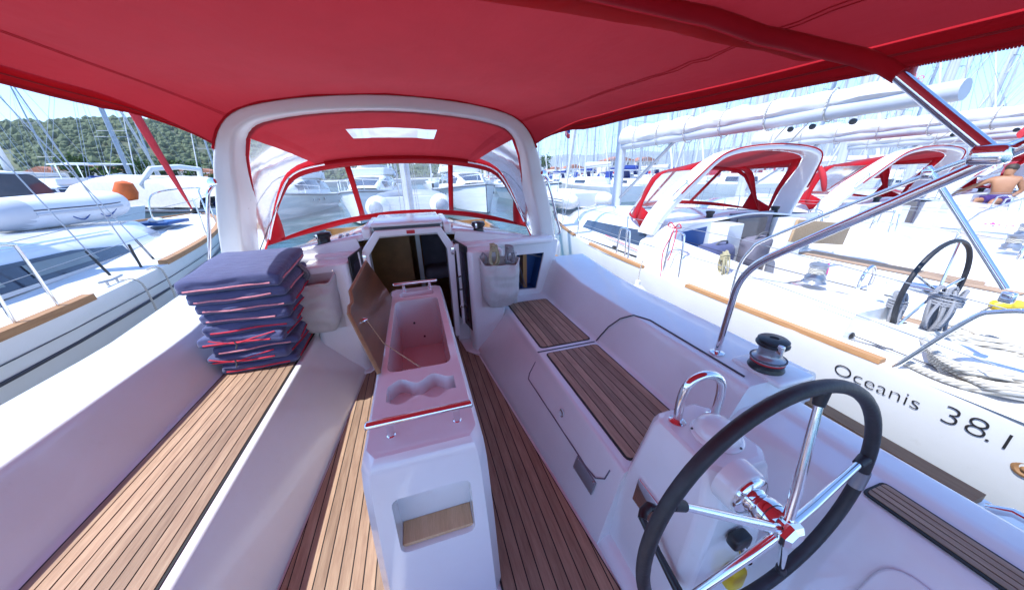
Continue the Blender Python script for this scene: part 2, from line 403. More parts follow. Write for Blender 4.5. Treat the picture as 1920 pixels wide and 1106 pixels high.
# groove between the two starboard seat lockers, hinge line, latch, plate
g = MB(); g.box(.806,1.275,1.815,1.827,.4195,.4225); g.tube([(1.279,1.821,.424),(1.297,1.81,.46),(1.335,1.76,.565),(1.375,1.69,.655),(1.41,1.6,.716),(1.46,1.5,.716),(1.46,.86,.716)], .0045, 6)
g.build('locker_seam', 'stripe_dark', boat)
wall_x = lambda y, z: (.797-.105*y)+(z-.03)/.345*(.79-(.797-.105*y))
sm = [(1.80,.36),(1.80,.27),(1.78,.24)]+[(1.7-.1*i,.24) for i in range(8)]+[(.93,.25),(.88,.30),(.87,.36)]
MB().tube([(wall_x(y, z)-.001, y, z) for y, z in sm], .0035, 6).build('locker_front_seam', 'cabin_grey', boat)
g = MB(); g.lathe([(.021,0),(.024,.004),(.018,.007),(.012,.004)], (wall_x(1.32,.31)-.001,1.32,.31), (-1,-.06,.28), 20); g.build('locker_latch', 'steel', boat)
g = MB(); g.rbox((wall_x(1.0,.20)-.003,1.0,.20), (.008,.17,.075), .003, 2, rot=Matrix.Rotation(.055, 3, 'Z') @ Matrix.Rotation(.30, 3, 'Y')); pl = g.build('locker_vent', 'winch_grey', boat)
for (dy, dz) in ((-.07,-.03),(.07,-.03),(-.07,.03),(.07,.03)):
    MB().lathe([(.005,0),(.004,.003)], (wall_x(1.0+dy,.20+dz)-.006,1.0+dy,.20+dz), (-1,0,.28), 8).build('screw', 'steel', pl)
# inboard locker panel under the helm seat
o = MB(); pan = [(p.x, p.y) for p in fil([(-.40,-.24,0),(.245,-.24,0),(.245,.185,0),(-.40,.185,0)], .075, 6, True)]
n_ = nrm((-.36,0,.285)); ctr = Vector((1.215,.0,.368)); uu = Vector((0,1,0)); vv = nrm((.285,0,.36))
o.prism([ctr+uu*a+vv*b for a, b in pan], n_*.012); o.build('locker_panel', 'gelcoat', boat, bevel=.006, seg=3)
# toe rail along both sides (teak), aft section
for s in (-1, 1):
    pts = [(s*(1.86),-1.4,.452),(s*1.87,.0,.462),(s*1.895,1.0,.468),(s*1.92,2.5,.478),(s*1.88,4,.497),(s*1.70,5.5,.527),(s*1.30,7,.575),(s*.88,8,.615)]
    c = cr(pts, 4); rg = [[p+Vector((dx*s, 0, dz)) for dx, dz in ((-.04,0),(.05,0),(.045,.045),(-.035,.045))] for p in c if p.y > .15 or s < 0]
    MB().loft(rg).build('toe_rail', 'toe_teak', boat)
g = MB(); g.tube([(1.86,.02,.46),(1.86,.02,.52),(1.86,.10,.535),(1.86,.20,.535),(1.86,.24,.50)], .016, 10); g.build('stern_cleat', 'steel', boat)
# side deck + coachroof
def coach_prof(y):
    t = max(0, min(1, (y-2.95)/3.7)); hw = 1.34-.55*t**1.6; zt = 1.15-.27*t**1.5; zs = 1.0-.30*t**1.2; zb = .46
    q = fil([Vector((-hw-.22,0,zb)), Vector((-hw-.04,0,zs-.10)), Vector((-hw+.10,0,zs)), Vector((-.42,0,zt-.015)), Vector((0,0,zt)), Vector((.42,0,zt-.015)), Vector((hw-.10,0,zs)), Vector((hw+.04,0,zs-.10)), Vector((hw+.22,0,zb))], [0,.08,.08,.3,.3,.3,.08,.08,0], 4)
    return [(p.x, y, p.z) for p in q]
MB().loft([coach_prof(2.95+3.7*i/14) for i in range(15)], False, False).build('coachroof', 'gelcoat', boat, smooth=50, solid=.03)
for s in (-1, 1):
    cpx = [Vector(p) for p in coach_prof(2.95)]; cpx = sorted([p for p in cpx if p.x*s > .37 and p.z > .90], key=lambda p: p.x*s)
    MB().prism([(p.x, 2.935, p.z+.012) for p in cpx]+[(s*1.40,2.935,.86),(s*.37,2.935,.86)], (0,.025,0)).build('bulkhead_fascia', 'gelcoat', boat, smooth=0)
for s in (-1, 1):
    MB().grid(lambda y, t: (s*((1.36-.55*max(0,min(1,(y-2.95)/3.7))**1.6)*(1-t)+t*(1.95 if y < 4 else 1.95-1.9*((y-4)/5.3)**1.7)), y, .473+.017*max(0,y-2.5)), [2.98+3.6*i/10 for i in range(11)], [0,.25,.5,.75,1]).build('side_deck', 'nonskid', boat)
dk = MB(); dk.grid(lambda y, t: (t*max(.02, (1.97 if y < 4 else 1.97-1.9*((y-4)/5.3)**1.7)), y, .473+.017*max(0,y-2.5)), [6.5+2.7*i/10 for i in range(11)], [-1+.2*i for i in range(11)])
dk.build('deck', 'nonskid', boat)
# bulkhead columns each side of the companionway and recessed panels behind the seats
for s in (-1, 1):
    q = [(.475,2.70),(.50,2.665),(.77,2.63),(.80,2.66),(.80,3.0),(.475,3.0)]
    MB().prism([(s*x, y, -.01) for x, y in q], (0,0,1.012)).build('bulkhead_column', 'gelcoat', boat, bevel=.018, seg=3)
    # ramp from sole to column
    MB().prism([(s*.40,2.70,-.003),(s*.47,2.62,-.003),(s*.82,2.55,-.003),(s*.82,3.0,-.003),(s*.36,3.0,-.003)], (0,0,.02)).build('sole_step', 'gelcoat', boat, bevel=.01)
    # panel with opening (blue pocket)
    op = [(.89,.945),(1.315,.885),(1.225,.475),(.905,.49)]; out = [(.79,1.02),(1.46,.98),(1.38,.40),(.79,.40)]
    m = MB(); n = 4
    f0 = [(s*x, 2.94, z) for x, z in out]+[(s*x, 2.94, z) for x, z in op]; f1 = [(x, 2.97, z) for x, _, z in f0]
    m.add(f0+f1, [(i,(i+1)%4,4+(i+1)%4,4+i) for i in range(4)]+[(8+i,12+i,12+(i+1)%4,8+(i+1)%4) for i in range(4)]+[(4+i,4+(i+1)%4,12+(i+1)%4,12+i) for i in range(4)])
    m.build('bulkhead_panel', 'gelcoat', boat, smooth=0, bevel=.004)
    pk = MB(); ii = [(s*x, 2.965, z) for x, z in op]; jj = [(s*(x*.97+.03), 3.12, z) for x, z in op]
    pk.add(ii+jj, [(i,(i+1)%4,4+(i+1)%4,4+i) for i in range(4)]+[(4,5,6,7)]); p = pk.build('pocket', 'blue_panel', boat, smooth=0)
    MB().tube([(s*.90,3.0,.95),(s*1.08,2.99,.87),(s*1.30,3.0,.80)], .007, 6).build('pocket_strap', 'rope_dark', p)
    MB().tube([(s*1.0,2.985,.91),(s*1.06,2.98,.7),(s*1.12,2.985,.5)], .005, 6).build('pocket_strap', 'rope_dark', p)
    MB().tube([(s*.91,2.985,.72),(s*1.02,2.98,.6),(s*1.10,2.985,.49)], .004, 6).build('pocket_strap', 'rope_dark', p)
    # bulkhead cheek between column and companionway
    MB().box(min(s*.36,s*.48), max(s*.36,s*.48), 2.93, 2.99, -.01, 1.05).build('bulkhead_cheek', 'gelcoat', boat, bevel=.006)
    # top of the bulkhead, rolled into the coachroof
    MB().rbox((s*.87, 2.93, 1.005), (1.02,.16,.07), .03, 2).build('bulkhead_cap', 'gelcoat', boat)
# companionway frame
inn = [(-.335,.10),(-.335,1.0),(-.225,1.150),(.25,1.150),(.325,1.0),(.325,.10)]
out = [(-.385,.10),(-.40,1.03),(-.262,1.203),(.287,1.203),(.39,1.03),(.375,.10)]
def frame(m, inn, out, y0, y1, closed=False):
    n = len(inn); v = []
    for y in (y0, y1):
        v += [(x, y, z) for x, z in inn]+[(x, y, z) for x, z in out]
    rg = range(n) if closed else range(n-1)
    fs = []
    for i in rg:
        j = (i+1) % n
        fs += [(i,j,n+j,n+i),(2*n+i,3*n+i,3*n+j,2*n+j),(i,2*n+i,2*n+j,j),(n+i,n+j,3*n+j,3*n+i)]
    if not closed: fs += [(0,n,3*n,2*n),(n-1,3*n-1,4*n-1,2*n-1)]
    return m.add(v, fs)
frame(MB(), inn, out, 2.86, 3.0).build('companionway_frame', 'gelcoat', boat, smooth=0, bevel=.01, seg=3)
MB().rbox((.01,3.28,1.238), (.60,.74,.035), .016, 2).build('companionway_hatch', 'gelcoat', boat)
MB().box(-.27,.29,2.90,3.64,1.205,1.219).build('hatch_slide', 'smoke_acrylic', boat)
for s in (-1,1): MB().rbox((.01+s*.34,3.27,1.185), (.07,.78,.10), .025, 2).build('hatch_rail', 'gelcoat', boat)
MB().rbox((.03,2.858,1.178), (.07,.012,.03), .005, 1).build('maker_badge', 'red_plastic', boat)
for s in (-1, 1):
    MB().rbox((s*.375+.0,2.855,.98), (.035,.012,.07), .005, 1).build('hinge', 'steel', boat)
# folded acrylic doors
for s in (-1, 1):
    d = MB(); a, b = Vector((s*.385,2.90,0)), Vector((s*.472,2.695,0)); n2 = Vector((-(b-a).y, (b-a).x, 0)).normalized()*.016
    P = [(a,.30),(b,.22),(b,1.04),(a,1.08)]
    d.prism([(p.x,p.y,z) for p, z in P], n2); door = d.build('companionway_door', 'black_plastic', boat, smooth=0, bevel=.004)
    e = MB(); t = (b-a)
    e.prism([(p.x-n2.x*.12*1,p.y-n2.y*.12,z) for p, z in [(a+t*.18,.36),(a+t*.82,.30),(a+t*.82,.98),(a+t*.18,1.01)]], n2*1.24); e.build('pane', 'smoke_acrylic', door, smooth=0)
    h = a+t*.5-n2*(.6 if s > 0 else -1.6)
    MB().tube([(h.x,h.y,.62),(h.x-.03*s,h.y-.01,.625),(h.x-.03*s,h.y-.01,.745),(h.x,h.y,.75)], .008, 8).build('handle', 'black_plastic', door)
    MB().box(min(s*.40,s*.425), max(s*.40,s*.425), 2.80, 2.86, .25, 1.05).build('door_jamb', 'gelcoat', boat, bevel=.004)
    MB().rbox((s*.405,2.795,.45), (.03,.015,.03), .004, 1).build('catch', 'steel', boat)
# cabin seen through the companionway
m = MB(); m.add([(-1.1,3.0,-.9),(1.1,3.0,-.9),(1.1,5.4,-.9),(-1.1,5.4,-.9)], [(0,1,2,3)]); m.build('cabin_floor', 'cabin_wood', boat, smooth=0)
MB().box(-1.12,1.12,4.9,4.94,-.9,.98).build('cabin_bulkhead', 'cabin_wood', boat)
MB().box(-1.14,-1.10,3.0,5.0,-.9,.95).build('cabin_side', 'cabin_wood', boat); MB().box(1.10,1.14,3.0,5.0,-.9,.95).build('cabin_side', 'cabin_wood', boat)
MB().box(-.62,-.02,4.0,4.04,-.6,1.0).build('cabin_door', 'cabin_wood', boat)
MB().box(.12,.42,4.3,4.34,.45,1.0).build('cabin_curtain', 'cabin_grey', boat)
MB().box(.05,.10,3.9,3.95,-.6,1.02).build('cabin_post', 'alloy', boat)
MB().rbox((.28,4.1,.45), (.34,.3,.16), .07, 3).build('berth_cushion', 'cabin_grey', boat)
for k in range(4): MB().box(-.30,.29,3.03+.16*k,3.22+.16*k,.02-.22*k,.06-.22*k).build('companionway_step', 'cabin_wood', boat, bevel=.006)
MB().rbox((-.20,2.99,.55), (.09,.20,.03), .01, 1, rot=Matrix.Rotation(.5, 3, 'Y')).build('step_edge', 'yellow', boat)

# ------------------------------------------------------------------ arch carrying sprayhood and bimini
AO = [(-1.60,3.26,.76),(-1.54,3.20,1.0),(-1.45,3.12,1.3),(-1.35,3.05,1.58),(-1.27,2.99,1.78),(-1.17,2.945,1.955),(-1.04,2.91,2.065),(-.85,2.885,2.125),(-.5,2.865,2.175),(0,2.855,2.20)]
AO = AO+[(-x, y, z-.0) for x, y, z in AO[-2::-1]]
aoc = cr(AO, 3); n = len(aoc); rings = []; AI = []
for i, p in enumerate(aoc):
    t = (aoc[min(i+1,n-1)]-aoc[max(i-1,0)]).normalized()
    out_ = Vector((t.z, 0, -t.x)).normalized()*-1          # outward in the xz plane
    if out_.dot(Vector((p.x, 0, p.z-1.0))) < 0: out_ = -out_
    top = max(0, min(1, (p.z-1.5)/.6)); th = .150-.062*top; dp = .36-.17*top
    a = p; b = p-out_*th+Vector((0,.02,0)); c = p-out_*(th*.95)+Vector((0,dp,.0)); d = p+Vector((0,dp,0))
    ring = fil([a, b, c, d], [.022,.030,.02,.02], 3, True); rings.append(ring); AI.append((c, b))
arch = MB().loft(rings).build('arch', 'arch_gelcoat', boat, smooth=38)
for s in (-1, 1):
    pts = [(s*1.44,2.985,1.02),(s*1.455,2.93,1.05),(s*1.40,2.92,1.2),(s*1.335,2.905,1.42),(s*1.29,2.905,1.56),(s*1.27,2.955,1.60)]
    pts = [(x+.04*s, y+.02, z) for x, y, z in pts]
    MB().tube(fil([Vector(p) for p in pts], .03, 3), .012, 10).build('grab_rail', 'steel', arch)
    MB().lathe([(.03,0),(.03,.008),(.02,.012)], (s*1.30,2.955,1.62), (0,-1,.2), 16).build('rail_foot', 'steel', arch)
    MB().rbox((s*.45,2.90,2.115), (.10,.02,.02), .006, 1).build('hook', 'steel', arch)

# ------------------------------------------------------------------ sprayhood
hood = thing('sprayhood', 'red canvas sprayhood with clear windows in front of the white arch', 'sprayhood', (0, 3.9, 1.05))
BO = [(-1.43,3.86,1.00),(-1.34,3.92,1.25),(-1.20,3.97,1.55),(-1.07,3.99,1.70),(-.84,4.0,1.775),(-.45,4.02,1.825),(0,4.03,1.84)]
BO = BO+[(-x, y, z) for x, y, z in BO[-2::-1]]
BS = [(-1.47,3.70,.985),(-1.30,4.15,1.00),(-1.05,4.45,1.03),(-.75,4.62,1.075),(-.35,4.70,1.115),(0,4.72,1.125)]
BS = BS+[(-x, y, z) for x, y, z in BS[-2::-1]]
def poly_at(pts):
    c = cr(pts, 8); L = [0]
    for a, b in zip(c, c[1:]): L.append(L[-1]+(b-a).length)
    def f(t):
        x = max(0, min(1, t))*L[-1]
        for i in range(len(L)-1):
            if x <= L[i+1]+1e-9: return c[i].lerp(c[i+1], (x-L[i])/max(1e-9, L[i+1]-L[i]))
        return c[-1]
    return f
fB, fS = poly_at(BO), poly_at(BS); fA = poly_at([a[0]+Vector((0,-.04,0)) for a in AI[::3]])
def patch(fn, u0, u1, v0, v1, nu, nv): return MB().grid(fn, [u0+(u1-u0)*i/nu for i in range(nu+1)], [v0+(v1-v0)*i/nv for i in range(nv+1)])
def roof(t, v):
    p = fA(t).lerp(fB(t), v); p.z += .03*math.sin(math.pi*v)*(1 if .3 < t < .7 else .3)+.006*noise.noise(Vector((t*38, v*2.2, 1)))*math.sin(math.pi*v); return p
def front(t, v): return fB(t).lerp(fS(t), v)+Vector((0, .03*math.sin(math.pi*v), 0))
# roof with a skylight pane
ROOF0, ROOF1 = .275, .725
us = [ROOF0]+[.28+.01*i for i in range(13)]+[.41+.0125*i for i in range(15)]+[.595+.01*i for i in range(13)]+[ROOF1]
m = MB(); w_ = MB(); vs = [0, .12, .25, .37, .58, .7, .85, 1]
for i in range(len(us)-1):
    for j in range(len(vs)-1):
        tgt = w_ if (us[i] >= .409 and us[i+1] <= .5855 and abs(vs[j]-.37) < 1e-6) else m
        tgt.grid(roof, [us[i], us[i+1]], [vs[j], vs[j+1]])
m.build('roof_canvas', 'red_canvas', hood, smooth=60); w_.build('skylight_pane', 'roof_vinyl', hood, smooth=60)
# side windows with red borders
for a, b in ((0, ROOF0), (1, 1-ROOF0)):
    L = lambda x: a+(b-a)*x
    patch(roof, L(.10), L(1), .05, .86, 8, 5).build('side_window', 'clear_vinyl', hood, smooth=60)
    mm = MB()
    mm.grid(roof, [L(i/8) for i in range(9)], [.86, 1.0]); mm.grid(roof, [L(0), L(.05), L(.10)], [.05, .3, .6, .86]); mm.grid(roof, [L(i/8) for i in range(9)], [0, .05])
    mm.build('side_border', 'red_canvas_double', hood, smooth=60)
# front: three panes, strips between them, top and bottom borders
c0, c1 = .352, .648
for (a, b, nm) in ((.10, c0-.008, 'side'), (c0+.008, c1-.008, 'centre'), (c1+.008, .90, 'side')):
    patch(front, a, b, .10, .90, 8, 6).build('front_window', 'clear_vinyl', hood, smooth=60)
for c in (c0, c1): patch(front, c-.008, c+.008, .10, .90, 1, 6).build('window_strip', 'red_canvas_double', hood, smooth=60, solid=.004)
patch(front, .10, .90, -.0, .10, 40, 2).build('front_border', 'red_canvas_double', hood, smooth=60, solid=.004)
patch(front, .08, .92, .90, 1.0, 40, 2).build('front_border', 'red_canvas_double', hood, smooth=60, solid=.004)
for a, b in ((0, .10), (1, .90)): patch(front, a, b, 0, 1, 4, 4).build('front_border', 'red_canvas_double', hood, smooth=60, solid=.004)
bowp = [fB(.02+.96*i/60)+Vector((0,-.03,-.02)) for i in range(61)]
MB().tube(bowp, .0125, 10).build('bow_tube', 'steel', hood)
MB().tube([fB(.30+.4*i/30)+Vector((0,-.032,-.018)) for i in range(31)], .024, 10).build('bow_pocket', 'red_canvas_double', hood)
for s in (-1, 1): MB().tube([(s*1.10,3.97,1.66),(s*1.22,3.6,1.30),(s*1.30,3.32,1.03)], .0035, 6).build('tension_strap', 'black_plastic', hood)

# ------------------------------------------------------------------ bimini
bim = thing('bimini', 'large red canvas bimini stretched overhead on a steel bow', 'bimini', (0, .9, 1.9))
def bim_edge(s, y):
    t = (y-.7)/2.2
    return (2.0+.005*t) if s < 0 else (1.87+.085*max(-.4, t))
def arch_at(a):
    A = [(-p[0], p[1], p[2]) for p in AO[:10]][::-1]
    for (x0,y0,z0), (x1,y1,z1) in zip(A, A[1:]):
        if a <= x1: k = (a-x0)/(x1-x0); return y0+(y1-y0)*k, z0+(z1-z0)*k
    return A[-1][1], A[-1][2]
def bim_z(x, y):
    s = -1 if x < 0 else 1; a = abs(x)
    zf = 2.205 if y > 1 else 2.215-.02*(1-y)**1.2
    zc = zf-.035*math.sin(math.pi*max(0, min(1, (y-1.1)/1.75))) if y > 1.1 else zf
    ze = bim_edge(s, y)+.06
    if a < 1.21: k = (a/1.21); z = zc-(zc-(ze+.065))*k**2.6
    else: z = ze+.065-(a-1.21)/.17*.065
    z += .010*noise.noise(Vector((x*2.2, y*1.4, 0)))+.004*math.sin(9*a+5*y)*max(0, min(a, 1.2)-.7)
    if x > 0: z += .010*math.sin(34*math.atan2(y-.78, 1.5-x))*math.exp(-((y-1.05)**2+(x-1.15)**2)/.09)*max(0, min(1, (1.3-x)/.15))
    if y > 2.3:      # run down onto the arch at the front
        k = min(1, (y-2.3)/.585)**2; ya, za = arch_at(min(1.215, a*(1-.115))); z = z*(1-k)+(za+.004)*k
    return z
xs_ = [-1.38+2.76*i/46 for i in range(47)]; ys_ = [-1.7+4.585*i/60 for i in range(61)]
def canopy(x, y): return Vector((x*(1-.115*max(0,(y-2.3)/.585)**2), y if y < 2.5 else 2.5+(y-2.5)/.385*(arch_at(abs(x)*.885)[0]+.012-2.5), bim_z(x, y)))
m = MB(); m.grid(canopy, xs_, ys_); m.build('canopy', 'red_canvas', bim, smooth=70)
for s in (-1, 1):
    # seams and doubled hem along the sides
    for o_ in (0, .012): MB().tube([canopy(s*(1.21-o_), y)+Vector((0,0,-.003)) for y in ys_], .0018, 5).build('seam', 'red_canvas_double', bim)
    def hem(y, v):
        y = max(y, -1.7); k = min(1, max(.10, (2.84-y)/.45)); return canopy(s*1.38, y)+Vector((s*.004+s*.010*v, 0, .005-.066*v*k+.002*math.sin(7*y+v)))
    m = MB(); m.grid(hem, ys_, [0, .35, .7, 1]); m.build('hem', 'red_canvas_double', bim, smooth=60, solid=.005)
    MB().tube([hem(y, 1) for y in ys_], .005, 6).build('hem_cord', 'red_canvas_double', bim)
    MB().tube([hem(y, .55)+Vector((s*-.004,0,0)) for y in ys_], .003, 5).build('hem_stitch', 'red_canvas', bim)
    # zip teeth along the hem
    z_ = MB()
    for k in range(560):
        p = hem(-.4+2.9*k/560, 1.0); z_.box(p.x-.002, p.x+.002, p.y-.0014, p.y+.0014, p.z-.0075, p.z-.003)
    kind(z_.build('zip_teeth', 'red_canvas_double', bim, smooth=0), 'stuff')
# piping where canopy meets the arch
MB().tube([(p.x, p.y+.002, p.z+.001) for p in aoc[13:-13]], .008, 8).build('front_piping', 'red_canvas_double', bim)
bow_y = lambda x: 1.13-.41*(abs(x)/1.4)**3
bwx = [-1.36+2.72*i/40 for i in range(41)]
ins = [Vector((x*1.012, bow_y(x), bim_z(x, bow_y(x))-.026)) for x in bwx]
bwc = [Vector((-1.395,.60,1.82))]+ins+[Vector((1.40,.68,1.865)), Vector((1.395,.44,1.64))]
MB().tube(bwc, .0155, 12).build('bow_tube', 'steel', bim)
MB().tube(ins[1:]+[Vector((1.40,.69,1.875)), Vector((1.40,.655,1.845))], [.023]*(len(ins)-1)+[.023,.021], 12).build('bow_pocket', 'red_canvas_double', bim)
def flap(i, v):
    p = ins[int(i)]; e = abs(p.x)/1.4; y2 = p.y+(.19-.10*e**4); q = Vector((p.x*.995, y2, bim_z(max(-1.37, min(1.37, p.x*.98)), y2)-.012))
    r = (p+Vector((0,.012,-.024))).lerp(q, v); r.z += -.010*math.sin(math.pi*v)+.004*math.sin(i*1.7)*math.sin(math.pi*v); return r
m = MB(); m.grid(flap, list(range(1, len(ins)-1)), [0,.2,.4,.6,.8,1]); m.build('pocket_flange', 'red_canvas_flap', bim, smooth=70)
m = MB(); m.rbox((1.425,.66,1.86), (.025,.04,.05), .008, 1); m.build('buckle', 'red_plastic', bim)
# aft stay rails each side that carry the bow
for s in (-1, 1):
    P = [(s*1.52,1.06,.714),(s*1.435,.975,1.205),(s*1.40,-.12,2.065),(s*1.38,-1.0,2.07)]
    if s < 0: P = [(x, y-.75, z) for x, y, z in P]
    MB().tube(fil([Vector(p) for p in P], [0,.13,.13,0], 8), .0150, 12).build('stay_rail', 'steel', bim)
    MB().lathe([(.034,0),(.034,.006),(.02,.012)], (s*1.52,1.06 if s > 0 else .31,.714 if s > 0 else .62), (0,0,1), 16).build('rail_foot', 'steel', bim)
    if s > 0: MB().rbox((s*1.395,.44,1.635), (.045,.06,.045), .012, 2).build('clamp', 'steel', bim)

# ------------------------------------------------------------------ cockpit table
tab = thing('cockpit_table', 'white moulded cockpit table with open wooden lid and steel rails', 'table', (.02, 1.6, 0))
X0, X1, Y0, Y1, TZ = -.165, .205, .80, 2.47, .80
# the aft face has a recess: cut it with a boolean kept as a modifier-free mesh
def cutter(poly, vec): 
    mb = MB(); mb.prism(poly, vec); me = bpy.data.meshes.new('cut'); me.from_pydata(mb.v, [], mb.f)
    bm = bmesh.new(); bm.from_mesh(me); bmesh.ops.recalc_face_normals(bm, faces=bm.faces); bm.to_mesh(me); bm.free()
    c = bpy.data.objects.new('cut', me); C.objects.link(c); return c
def boolean(o, cuts):
    bpy.context.view_layer.update()
    for c in cuts:
        md = o.modifiers.new('b', 'BOOLEAN'); md.operation = 'DIFFERENCE'; md.object = c; md.solver = 'EXACT'
    dg = bpy.context.evaluated_depsgraph_get(); dg.update(); me = bpy.data.meshes.new_from_object(o.evaluated_get(dg))
    o.modifiers.clear(); old = o.data; o.data = me
    for c in cuts: bpy.data.objects.remove(c)
    me.polygons.foreach_set('use_smooth', [True]*len(me.polygons)); me.set_sharp_from_angle(angle=R_(35))
# solid body, world coords relative to the table root
T0 = Vector((.02, 1.6, 0)); sh = lambda pts: pts
def ring(z, k, ch=.03):
    xa, xb, ya, yb = X0-k, X1+k, Y0+.02-k*1.3, Y1+k*.3
    return [Vector((x, y, z)) for x, y in [(xa+ch,ya),(xb-ch,ya),(xb,ya+ch*1.4),(xb,yb-ch),(xb-ch,yb),(xa+ch,yb),(xa,yb-ch),(xa,ya+ch*1.4)]]
body = MB().loft([ring(0.0,.040), ring(.4,.030), ring(.68,.020), ring(.755,.014), ring(.785,.006), ring(.80,-.006)]).build('table_body', 'gelcoat', tab, smooth=35)
bx_ = [Vector(p) for p in [(-.125,1.30,0),(.165,1.30,0),(.165,2.20,0),(-.125,2.20,0)]]
box_cut = cutter(sh([(p.x,p.y,.42) for p in fil(bx_, .05, 4, True)]), (0,0,.6))
wav = []
for k in range(25):
    t = k/24; wav.append((-.115+.275*t, 1.215+.022*math.sin(t*4*math.pi-.8)-.004))
for k in range(25):
    t = 1-k/24; wav.append((-.115+.275*t, 1.085-.018*math.sin(t*4*math.pi-.8)))
cup_cut = cutter(sh([(x,y,.73) for x, y in wav]), (0,0,.2))
fw = [Vector(p) for p in [(-.10,2.27,0),(.145,2.27,0),(.145,2.37,0),(-.10,2.37,0)]]
fwd_cut = cutter(sh([(p.x,p.y,.76) for p in fil(fw, .03, 3, True)]), (0,0,.2))
rec = [Vector(p) for p in [(-.105,0,.395),(.155,0,.395),(.155,0,.645),(-.105,0,.645)]]
rec_cut = cutter(sh([(p.x,.6,p.z) for p in fil(rec, .03, 4, True)]), (0,.285,0))
boolean(body, [box_cut, cup_cut, fwd_cut, rec_cut])
md = body.modifiers.new('bevel', 'BEVEL'); md.width = .006; md.segments = 3; md.limit_method = 'ANGLE'; md.angle_limit = R_(38)
MB().box(-.100,.150,.80,.884,.397,.412).build('shelf_board', 'board_wood', tab, bevel=.002)
MB().box(-.09,-.075,1.35,1.75,.425,.53).build('divider', 'gelcoat', tab, bevel=.006)
for (x, y, z) in ((-.02,2.193,.62),(.04,2.193,.50),(.157,1.75,.52),(.157,1.45,.50)):
    MB().lathe([(.007,-.004),(.008,.002),(.004,.004)], (x, y, z), (0,-1,0) if y > 2 else (-1,0,0), 10).build('drain_screw', 'black_plastic', tab)
for (y, x0, x1) in ((.915,X0+.005,X1-.005),(2.42,-.145,.185)):
    rr_ = MB().rbox(((x0+x1)/2, y, .858), (x1-x0,.030,.022), .009, 2).build('rail', 'steel', tab)
    for x in (x0+.075, x1-.06): MB().lathe([(.015,.795),(.015,.80),(.012,.803),(.012,.852)], (x, y, 0), (0,0,1), 16).build('rail_post', 'steel', tab)
# wooden lid standing open on its hinge
hv = nrm((-.40,0,.92)); hu = Vector((0,1,0)); H0 = Vector((X0+.012, 0, .803)); hn = hu.cross(hv)
lp = [(1.30,.004),(2.28,.004),(2.28,.31),(1.66,.31),(1.63,.292),(1.60,.280),(1.57,.272),(1.52,.278),(1.46,.265)]
lid = MB().prism([H0+hu*a+hv*b-hn*.009 for a, b in lp], hn*.018).build('lid', 'lid_wood', tab, smooth=0, bevel=.003)
e = [H0+hu*a+hv*(b) for a, b in lp[1:]]; 
MB().tube([p for p in e[1:]]+[H0+hu*1.30+hv*.004], .0095, 8).build('edge_trim', 'toe_teak', lid)
pp = H0+hu*1.52+hv*.19+Vector((.012,0,0))
MB().lathe([(.014,-.004),(.014,.006),(.007,.014),(.006,.02)], pp, (1,0,.3), 14).build('knob', 'steel', lid)
MB().tube([pp+Vector((.015,0,0)), pp+Vector((.08,-.07,-.10)), Vector((.02,1.32,.79)), Vector((.06,1.31,.70))], .0022, 6).build('cord', 'rope_cream', lid)
for y in (1.5, 2.1): MB().tube([(X0+.012,y-.04,.806),(X0+.012,y+.04,.806)], .007, 8).build('hinge', 'steel', lid)

# ------------------------------------------------------------------ helm: pedestal and wheel
ped = thing('helm_pedestal', 'white starboard helm pedestal with steel grab loop and compass', 'pedestal', (1.0, .6, 0))
def pr(z, x0, x1, y0, y1, ch=.035):
    return [Vector((x, y, z)) for x, y in [(x0+ch,y0),(x1-ch,y0),(x1,y0+ch),(x1,y1-ch),(x1-ch,y1),(x0+ch,y1),(x0,y1-ch),(x0,y0+ch)]]
MB().loft([pr(0,.765,1.16,.44,.88), pr(.30,.795,1.145,.44,.845), pr(.62,.842,1.12,.455,.795), pr(.715,.855,1.112,.475,.78), pr(.74,.865,1.104,.487,.77), pr(.748,.878,1.092,.50,.755)]).build('pedestal_body', 'gelcoat', ped, smooth=22, bevel=.010, seg=3)
lp_ = [(.925,.705,.745),(.925,.705,.86),(.945,.70,.92),(1.0,.69,.945),(1.055,.682,.92),(1.075,.68,.86),(1.075,.68,.745)]
MB().tube(cr(lp_, 6), .0155, 14).build('grab_loop', 'steel', ped)
for p in (lp_[0], lp_[-1]): MB().lathe([(.030,0),(.030,.005),(.021,.012),(.018,.016)], (p[0],p[1],.747), (0,0,1), 18).build('loop_foot', 'steel', ped)
MB().lathe([(.082,0),(.084,.006),(.078,.014),(.074,.016),(.072,.024),(.060,.046),(.036,.060),(.0,.064)], (1.005,.61,.746), (0,0,1), 32).build('compass_cover', 'gelcoat', ped)
for a in (2.6, 4.9): MB().lathe([(.005,0),(.004,.003)], (1.005+.079*math.cos(a),.61+.079*math.sin(a),.758), (0,0,1), 8).build('screw', 'black_plastic', ped)
# wheel flange on the pedestal's aft face
MB().lathe([(.074,-.06),(.071,-.008),(.067,-.003),(.04,-.002)], (.914,.415,.735), (0,-1,0), 28).build('shaft_boss', 'gelcoat', ped)
MB().lathe([(.058,-.006),(.062,-.003),(.062,.006),(.056,.012),(.040,.016),(.034,.026),(.028,.03),(.026,.05)], (.914,.415,.735), (0,-1,0), 28).build('shaft_flange', 'steel', ped)
